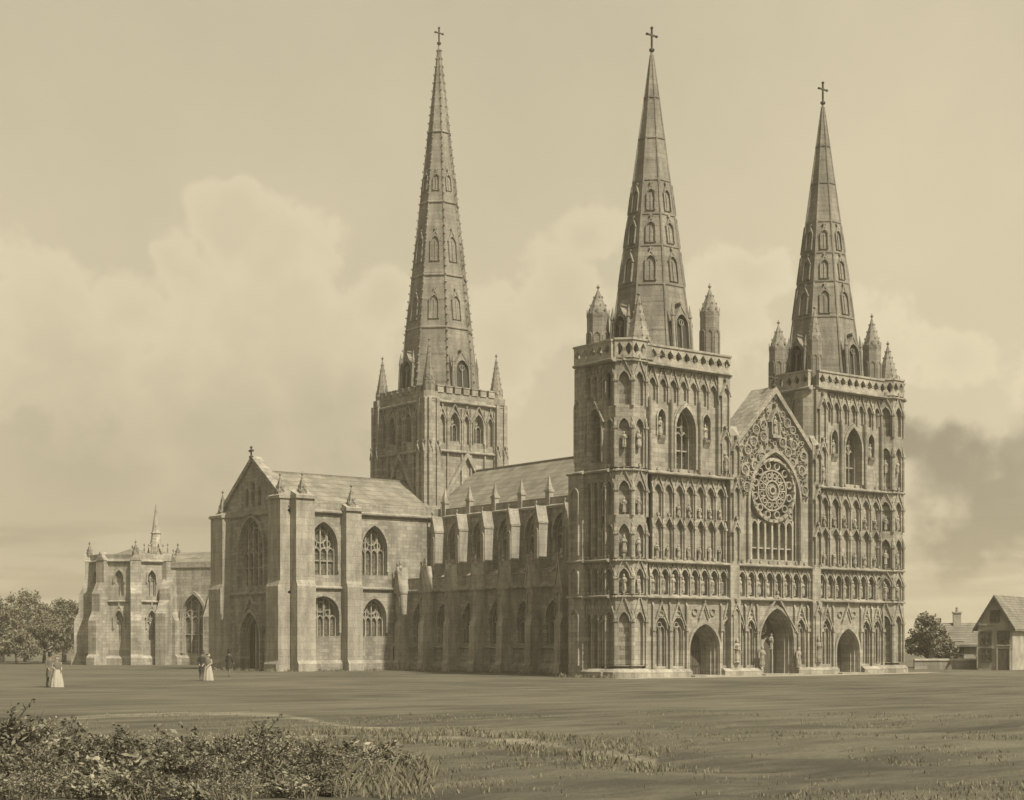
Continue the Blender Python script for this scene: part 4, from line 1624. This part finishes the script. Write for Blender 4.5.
def tree(loc, h, w, seed, label, group, leafm=LEAF, nclump=85, ls=.17):
    rnd = random.Random(seed)
    root = tag(empty('tree', (loc[0], loc[1], 0)), label, 'tree', group)
    tk = MB()
    top = h * .62
    tk.tube([(0, 0, -.1), (.05, .03, h * .15), (-.06, .08, h * .35), (.04, 0, top)], [h * .045, h * .034, h * .026, h * .012], 8)
    cr = MB()
    limbs = []
    for i in range(9):
        th = i * 2.4 + rnd.uniform(-.3, .3)
        z0 = h * rnd.uniform(.18, .5)
        ln = w * rnd.uniform(.28, .46)
        e = Vector((math.cos(th) * ln, math.sin(th) * ln, z0 + h * rnd.uniform(.12, .34)))
        tk.tube([(0, 0, z0), e * .5 + Vector((0, 0, z0 * .45)), e], [h * .017, h * .011, h * .005], 5)
        limbs.append(e)
    tk.build('trunk', BARK, root)
    for i in range(nclump):
        if i < len(limbs):
            c = limbs[i].copy()
        else:
            th, ph = rnd.uniform(0, 6.28), rnd.uniform(-.5, 1.5)
            rr = rnd.uniform(.55, 1.0)
            c = Vector((math.cos(th) * math.cos(ph) * w * .5 * rr, math.sin(th) * math.cos(ph) * w * .5 * rr, h * .47 + math.sin(ph) * h * .5 * rr))
        cs = w * rnd.uniform(.07, .15)
        for k in range(rnd.randint(70, 110)):
            v = Vector((rnd.gauss(0, 1), rnd.gauss(0, 1), rnd.gauss(0, .75)))
            v = v.normalized() * cs * (rnd.random() ** .5)
            p = c + v
            if p.z > h * .12:
                leaf(cr, p, ls * rnd.uniform(.6, 1.2), rnd)
    cr.build('crown', leafm, root)
    return root


LT = [(2, 185, 7.6, 6.5, 'tall rounded tree at the left edge of the lawn'), (26, 192, 8.6, 6.0, 'tallest airy tree among the far left trees, with a ragged top'),
      (44, 178, 5.4, 6.0, 'low spreading tree between the two taller far left trees'), (64, 186, 7.4, 6.2, 'broad round tree beside the chapter house'),
      (-18, 188, 8.0, 6.5, 'tree cut off by the left edge of the view'), (16, 174, 3.6, 5.0, 'low bushy tree in front of the tallest far left tree'),
      (78, 196, 5.6, 5.5, 'small tree half hidden behind the chapter house')]
for i, (u, Z, h, w, lb) in enumerate(LT):
    tree(at(u, Z), h, w, 11 + i, lb, 'trees beyond the lawn')
RT = [(927, 150, 5.0, 4.0, 'dark round tree beside the right end of the west front'), (946, 143, 2.6, 2.0, 'small pale tree in front of the low tiled house')]
for i, (u, Z, h, w, lb) in enumerate(RT):
    tree(at(u, Z), h, w, 31 + i, lb, 'trees beyond the lawn', LEAF if i == 0 else LEAF3)


def shrub_meshes(seed, k):
    rnd = random.Random(seed)
    st, fo = MB(), MB()
    nst, l0, l1, dens = ((30, .03, .065, 85), (24, .018, .04, 120), (18, .035, .075, 60), (22, .05, .11, 34))[k]
    for i in range(nst):
        th = rnd.uniform(0, 6.28)
        shoot = rnd.random() < (.12, .25, .4, .1)[k]
        ln = rnd.uniform(.25, 1.05) * (.6 if shoot else 1)
        hh = rnd.uniform(.25, .9) * (1.45 if shoot else 1)
        e = Vector((math.cos(th) * ln, math.sin(th) * ln, hh))
        m_ = e * .5 + Vector((rnd.uniform(-.08, .08), rnd.uniform(-.08, .08), .14))
        b = Vector((math.cos(th) * .12, math.sin(th) * .12, -.05))
        st.tube([b, m_, e], [.018, .012, .005], 4)
        for q in range(2):
            t = rnd.uniform(.4, .9)
            p = b.lerp(m_, t * 2) if t < .5 else m_.lerp(e, (t - .5) * 2)
            st.tube([p, p + Vector((rnd.gauss(0, .14), rnd.gauss(0, .14), rnd.uniform(.08, .25)))], [.008, .003], 3)
        for c in range(int(dens * (.5 if shoot else 1))):
            t = rnd.uniform(.12, 1.04)
            p = b.lerp(m_, t * 2) if t < .5 else m_.lerp(e, (t - .5) * 2)
            sp = .15 * (1.25 - t * .75) * (.45 if shoot else 1)
            p = p + Vector((rnd.gauss(0, sp), rnd.gauss(0, sp), rnd.gauss(0, sp * .7)))
            if p.z > .0:
                leaf(fo, p, rnd.uniform(l0, l1), rnd, .6)
    return st.mesh('stem', BARK), fo


SH = []
for i in range(4):
    st, fo = shrub_meshes(50 + i, i)
    SH.append((st, fo.mesh('foliage', LEAF2 if i % 2 == 0 else LEAF3)))

SHRUBS = [(-8, 30.5, 1.45, 0), (25, 31.5, 1.35, 1), (48, 29.5, 1.1, 3), (72, 31, 1.15, 0), (98, 29, 1.05, 2), (122, 31, 1.05, 1), (146, 29.5, 1.1, 0), (166, 31, 1.0, 3),
          (186, 28.5, 1.05, 2), (206, 30.5, 1.05, 0), (226, 29, 1.08, 2), (246, 31, 1.25, 0), (268, 29, 1.05, 1), (290, 30.5, .95, 0), (312, 29, .85, 2), (332, 30.5, .75, 0),
          (352, 29.5, .62, 1), (374, 31, .85, 3), (396, 30, .5, 0), (15, 27.2, 1.0, 2), (62, 26.8, .85, 0), (112, 27, .8, 3), (160, 26.6, .85, 0), (212, 26.8, .8, 1), (262, 26.8, .8, 2), (308, 27, .6, 0), (346, 27, .45, 2),
          (-15, 25.3, .7, 3), (38, 25.4, .6, 1), (90, 25.2, .55, 3), (140, 25.4, .6, 2), (190, 25.2, .5, 3), (236, 25.4, .55, 1), (286, 25.3, .45, 3), (330, 25.5, .35, 0)]
where = ['at the very left edge', 'near the left edge', 'below the strolling couple', 'just right of the strolling couple', 'left of the middle of the bank',
         'below the chapter house', 'below the woman in white', 'below the transept porch', 'below the transept corner', 'near the right end of the bank', 'close to the right tip of the bank', 'at the right tip of the bank']
look = ['dense dark shrub', 'pale feathery shrub', 'dark upright shrub', 'pale low shrub']
seen = set()
for i, (u, Z, h, k) in enumerate(SHRUBS):
    x, y = at(u, Z)
    row = 'in the lowest row' if Z < 26 else 'in the front row' if Z < 28 else ('in the back row' if Z >= 30.5 else 'in the middle row')
    lb = f"{look[k]} {row}, {where[max(0, min(11, int(u / 34)))]}"
    if lb in seen:
        lb = 'larger ' + lb.replace(', at', ' at')
    seen.add(lb)
    root = tag(empty('shrub', (x, y, hgt(x, y)), i * 1.7), lb, 'shrub', 'shrubs along the foreground')
    root.scale = (.25 + h * .7, .25 + h * .7, h * .84)
    link(SH[k][0], 'stem', root)
    link(SH[k][1], 'foliage', root)


# ------------------------------------------------------------------ houses on the right
def house(loc, rz, L_, W2, he, hr, label, front=True, chim=None):
    root = tag(empty('house', (loc[0], loc[1], 0), rz), label, 'house', None)
    mb = MB()
    mb.prism(WF, [(-W2, 0), (-W2, he), (0, hr), (W2, he), (W2, 0)], 0, -L_)
    mb.box(WF, -W2 - .02, W2 + .02, he * .47, he * .47 + .14, 0, .08)
    mb.box(WF, -W2 + .1, W2 - .1, he - .05, he + .1, .003, .08)
    mb.build('wall', PLASTER, root)
    rf = MB()
    ov = .35
    sl = (hr - he) / W2
    for s_ in (-1, 1):
        rf.prism(WF, [(0, hr + .2), (s_ * (W2 + ov), he - ov * sl + .2), (s_ * (W2 + ov), he - ov * sl + .02), (0, hr + .02)], .3, -L_ - .2)
    rf.build('roof', TILE, root)
    bb = MB()
    for s_ in (-1, 1):
        bb.prism(WF, [(0, hr + .16), (s_ * (W2 + ov), he - ov * sl + .16), (s_ * (W2 + ov), he - ov * sl - .14), (0, hr - .16)], .3, .38)
    bb.build('bargeboard', WOOD, root)

    def win(fr, a, z, w, h):
        m = MB()
        m.k = 1
        m.box(fr, a - w / 2, a + w / 2, z, z + h, .0, .03)
        m.k = 0
        for q in (-w / 2 - .07, w / 2 + .07, 0):
            m.box(fr, q + a - .05, q + a + .05, z - .1, z + h + .1, .01, .1)
        for q in (-.08, h * .5, h + .08):
            m.box(fr, a - w / 2 - .1, a + w / 2 + .1, z + q - .05, z + q + .05, .012, .11)
        m.build('window', [WOOD, GLASS], root)
    win(WF, -W2 * .5, he * .58, .8, 1.0)
    win(WF, W2 * .5, he * .58, .8, 1.0)
    win(WF, 0, he + .35, .6, .8)
    win(WF, -W2 * .5, .8, .85, 1.0)
    fs = Fr((-W2, 0, 0), (-1, 0))
    for q in (1.6, 4.0):
        if q < L_ - 1:
            win(fs, -q, he * .58, .8, 1.0)
            win(fs, -q, .8, .8, 1.0)
    db = MB()
    db.box(WF, W2 * .5 - .5, W2 * .5 + .5, .02, 1.95, 0, .06)
    db.k = 1
    db.box(WF, W2 * .5 - .62, W2 * .5 - .5, 0, 2.05, 0, .12)
    db.box(WF, W2 * .5 + .5, W2 * .5 + .62, 0, 2.05, 0, .12)
    db.box(WF, W2 * .5 - .62, W2 * .5 + .62, 2.05, 2.18, 0, .14)
    db.build('door', [WOOD, PLASTER], root)
    if chim:
        a, b = chim
        cb = MB()
        cb.box(WF, a - .35, a + .35, hr - 1.2, hr + 1.2, -b - .7, -b)
        cb.box(WF, a - .42, a + .42, hr + 1.1, hr + 1.25, -b - .77, -b + .07)
        for q in (-.17, .17):
            cb.lathe((a + q, b + .35, hr + 1.25), [(.12, 0), (.1, .4)], 7)
        cb.build('chimney', PLASTER, root)
    return root


house(at(995, 138), -YAW + R(-34), 8.5, 1.5, 3.9, 6.3, 'tall gabled old house with a dark bargeboard at the right edge')
house(at(974, 150), -YAW + R(80), 4.2, 1.6, 2.3, 4.0, 'low tiled house with a chimney behind the tall gabled house', chim=(0.0, 1.2))


def garden_wall():
    p0, p1 = Vector((*at(914, 141), 0)), Vector((*at(976, 141), 0))
    root = tag(empty('garden_wall', p0), 'low stone garden wall running from the cathedral corner to the gabled house', 'wall')
    d = p1 - p0
    n = Vector((d.y, -d.x, 0)).normalized()
    fr = Fr((0, 0, 0), n[:2])
    L_ = d.length * (1 if fr.r.dot(d) > 0 else -1)
    a0, a1 = min(0, L_), max(0, L_)
    mb = MB()
    mb.box(fr, a0, a1, 0, .75, -.2, .2)
    mb.build('wall', STONE, root)
    cb = MB()
    cb.side(fr, [(-.27, .75), (.27, .75), (.27, .83), (0, .95), (-.27, .83)], a0, a1)
    cb.build('coping', TRIM, root)


garden_wall()


# ------------------------------------------------------------------ people
def skin_body(pose):
    J = pose
    names = list(J)
    me = bpy.data.meshes.new('person')
    idx = {n: i for i, n in enumerate(names)}
    E_ = [('pelvis', 'waist'), ('waist', 'chest'), ('chest', 'neck'), ('neck', 'chin'), ('chin', 'head'), ('head', 'crown')]
    for s_ in 'lr':
        E_ += [('pelvis', 'hip' + s_), ('hip' + s_, 'knee' + s_), ('knee' + s_, 'ankle' + s_), ('ankle' + s_, 'toe' + s_),
               ('chest', 'sho' + s_), ('sho' + s_, 'elb' + s_), ('elb' + s_, 'wri' + s_), ('wri' + s_, 'palm' + s_)]
    vs = [J[n][0] for n in names]
    es = [(idx[a], idx[b]) for a, b in E_]
    # five short fingers on each palm
    rads = [J[n][1] for n in names]
    for s_ in 'lr':
        w, p = Vector(J['wri' + s_][0]), Vector(J['palm' + s_][0])
        dv = (p - w).normalized()
        sd = Vector((0, 1, 0)).cross(dv).normalized() if abs(dv.y) < .9 else Vector((1, 0, 0))
        fwd = dv.cross(sd)
        for k, (o, ln) in enumerate(((-.03, .07), (-.011, .085), (.011, .08), (.03, .06))):
            vs.append(p + fwd * o + dv * ln)
            rads.append(.009)
            es.append((idx['palm' + s_], len(vs) - 1))
        vs.append(p + fwd * -.055 + dv * .01)
        rads.append(.010)
        es.append((idx['palm' + s_], len(vs) - 1))
    me.from_pydata([tuple(v) for v in vs], es, [])
    o = bpy.data.objects.new('tmp', me)
    COL.objects.link(o)
    o.modifiers.new('s', 'SKIN')
    for i, r in enumerate(rads):
        r = r if isinstance(r, tuple) else (r, r)
        me.skin_vertices[0].data[i].radius = r
    me.skin_vertices[0].data[idx['pelvis']].use_root = True
    sb = o.modifiers.new('b', 'SUBSURF')
    sb.levels = sb.render_levels = 2
    dg = bpy.context.evaluated_depsgraph_get()
    nm = bpy.data.meshes.new_from_object(o.evaluated_get(dg))
    bpy.data.objects.remove(o)
    nm.materials.clear()
    nm.materials.append(SKIN)
    for p in nm.polygons:
        p.use_smooth = True
    return nm


def pose(step=.16, bend=0.2):
    """standing or walking figure facing -y, 1.7 m"""
    P = dict(pelvis=((0, 0, .92), (.13, .10)), waist=((0, 0, 1.08), (.115, .085)), chest=((0, .01, 1.28), (.14, .10)), neck=((0, .01, 1.46), .052),
             chin=((0, -.01, 1.54), .062), head=((0, -.005, 1.62), (.075, .09)), crown=((0, .01, 1.69), .055))
    for s_, k in (('l', 1), ('r', -1)):
        st = step * k
        P['hip' + s_] = ((k * .09, 0, .86), .085)
        P['knee' + s_] = ((k * .095, -st * .55 - .03, .49), .055)
        P['ankle' + s_] = ((k * .095, -st + .02, .09), .038)
        P['toe' + s_] = ((k * .10, -st - .13, .035), .032)
        P['sho' + s_] = ((k * .175, .01, 1.39), .055)
        P['elb' + s_] = ((k * .22, .04 + st * .3, 1.12), .042)
        P['wri' + s_] = ((k * .19, -.06 + st * .6 - bend * .5, .93 + bend * .3), .028)
        P['palm' + s_] = ((k * .185, -.09 + st * .7 - bend * .6, .86 + bend * .35), .032)
    return P


def folds(mb, prof, n=28, amp=.05, k=9, sy=.8):
    P = []
    for r, z, a in prof:
        for i in range(n):
            th = i * 2 * math.pi / n
            q = r * (1 + a * math.cos(th * k) * amp)
            P.append((q * math.cos(th), q * sy * math.sin(th), z))
    fs = [(j * n + i, j * n + (i + 1) % n, (j + 1) * n + (i + 1) % n, (j + 1) * n + i) for j in range(len(prof) - 1) for i in range(n)]
    mb.add(P, fs)


def face(mb):
    """eyes, nose, mouth and ears as slight relief on the head"""
    mb.tube([(0, -.085, 1.645), (0, -.112, 1.61), (0, -.095, 1.60)], [.008, .014, .010], 6)
    for k in (-1, 1):
        mb.lathe((k * .032, -.083, 1.643), [(.004, -.008), (.011, 0), (.004, .008)], 6)
        mb.lathe((k * .078, .005, 1.60), [(.006, 0), (.016, .025), (.006, .055)], 6)
    mb.tube([(-.025, -.083, 1.573), (0, -.09, 1.570), (.025, -.083, 1.573)], [.005, .007, .005], 5)


def person(u, Z, face_deg, woman, label, hat=True, cloth=None, step=.16):
    x, y = at(u, Z)
    body = link(skin_body(pose(step, .35 if woman else .15)), 'person')
    body.location = (x, y, hgt(x, y))
    body.rotation_euler = (0, 0, -YAW + R(face_deg))
    body.scale = (1.0, 1.0, .97 if woman else 1.04)
    tag(body, label, 'person', 'people strolling on the lawn')
    fc = MB()
    face(fc)
    fc.build('face', SKIN, body)
    h = MB()
    h.lathe((0, .025, 1.60), [(.05, -.04), (.09, 0), (.096, .06), (.075, .115), (.02, .135)], 10)
    h.build('hair', HAIR, body)
    J = pose(step, .35 if woman else .15)
    if woman:
        d = MB()
        folds(d, [(.36, .02, 1), (.33, .3, 1), (.25, .75, .8), (.17, 1.12, .4), (.145, 1.2, 0), (.18, 1.32, 0), (.175, 1.40, 0), (.09, 1.45, 0)], amp=.07)
        for s_ in 'lr':
            d.tube([J['sho' + s_][0], J['elb' + s_][0], J['wri' + s_][0]], [.08, .062, .04], 8)
        d.build('dress', cloth or WHITECLOTH, body)
        b = MB()
        b.lathe((0, .03, 1.63), [(.11, -.06), (.125, -.01), (.115, .06), (.085, .11), (.03, .13)], 12)
        b.side(Fr((0, -.06, 1.66), (0, -1)), [(-.05, .05), (.07, .10), (.075, .085), (-.05, .03)], -.10, .10)
        b.build('bonnet', cloth or WHITECLOTH, body)
        sh = MB()
        folds(sh, [(.235, 1.05, 1), (.235, 1.25, .6), (.20, 1.40, .2), (.10, 1.455, 0)], amp=.05)
        sh.build('shawl', MIDCLOTH if cloth is None else DARKCLOTH, body)
    else:
        c = MB()
        folds(c, [(.22, .52, .7), (.20, .8, .5), (.165, 1.08, .2), (.185, 1.28, 0), (.19, 1.40, 0), (.08, 1.48, 0)], amp=.05)
        for s_ in 'lr':
            c.tube([J['sho' + s_][0], J['elb' + s_][0], J['wri' + s_][0]], [.078, .06, .045], 8)
        c.build('coat', cloth or DARKCLOTH, body)
        t = MB()
        for s_ in 'lr':
            t.tube([J['hip' + s_][0], J['knee' + s_][0], J['ankle' + s_][0]], [.105, .078, .058], 8)
            t.tube([J['ankle' + s_][0], J['toe' + s_][0]], [.052, .046], 7)
        t.build('trousers', MIDCLOTH, body)
        q = MB()
        q.lathe((0, .01, 1.66), [(.17, 0), (.175, .015), (.105, .02), (.10, .1), (.112, .19), (.02, .2)], 14)
        q.build('hat', DARKCLOTH, body)


person(50, 87, 40, False, 'man in a dark coat and top hat walking beside a woman at far left', cloth=MIDCLOTH)
person(57, 86, 30, True, 'woman in a long white dress walking with a man at far left', step=.08)
person(202, 102, 20, False, 'man in a dark coat standing just behind the woman in white near the porch', step=.05)
person(208, 100.5, -20, True, 'woman in a long white dress standing on the lawn near the transept porch', step=.05)
person(229, 112, 160, False, 'man in a dark coat walking alone towards the transept door', step=.2)


# ------------------------------------------------------------------ air
def haze():
    m = bpy.data.materials.new('hazy air')
    m.use_nodes = True
    nt = m.node_tree
    for n in list(nt.nodes):
        if n.type != 'OUTPUT_MATERIAL':
            nt.nodes.remove(n)
    v = nt.nodes.new('ShaderNodeVolumePrincipled')
    v.inputs['Color'].default_value = (0.92, 0.87, 0.72, 1)
    v.inputs['Density'].default_value = 0.0006
    v.inputs['Anisotropy'].default_value = 0.0
    nt.links.new(v.outputs[0], nt.nodes['Material Output'].inputs['Volume'])
    mb = MB()
    mb.box(Fr((CAM[0], CAM[1], 0), (0, -1)), -1510, 1510, -1.2, 64, -1510, 1510)
    tag(mb.build('haze', m), 'thin warm haze in the air over the lawn', None, None, 'stuff')


haze()
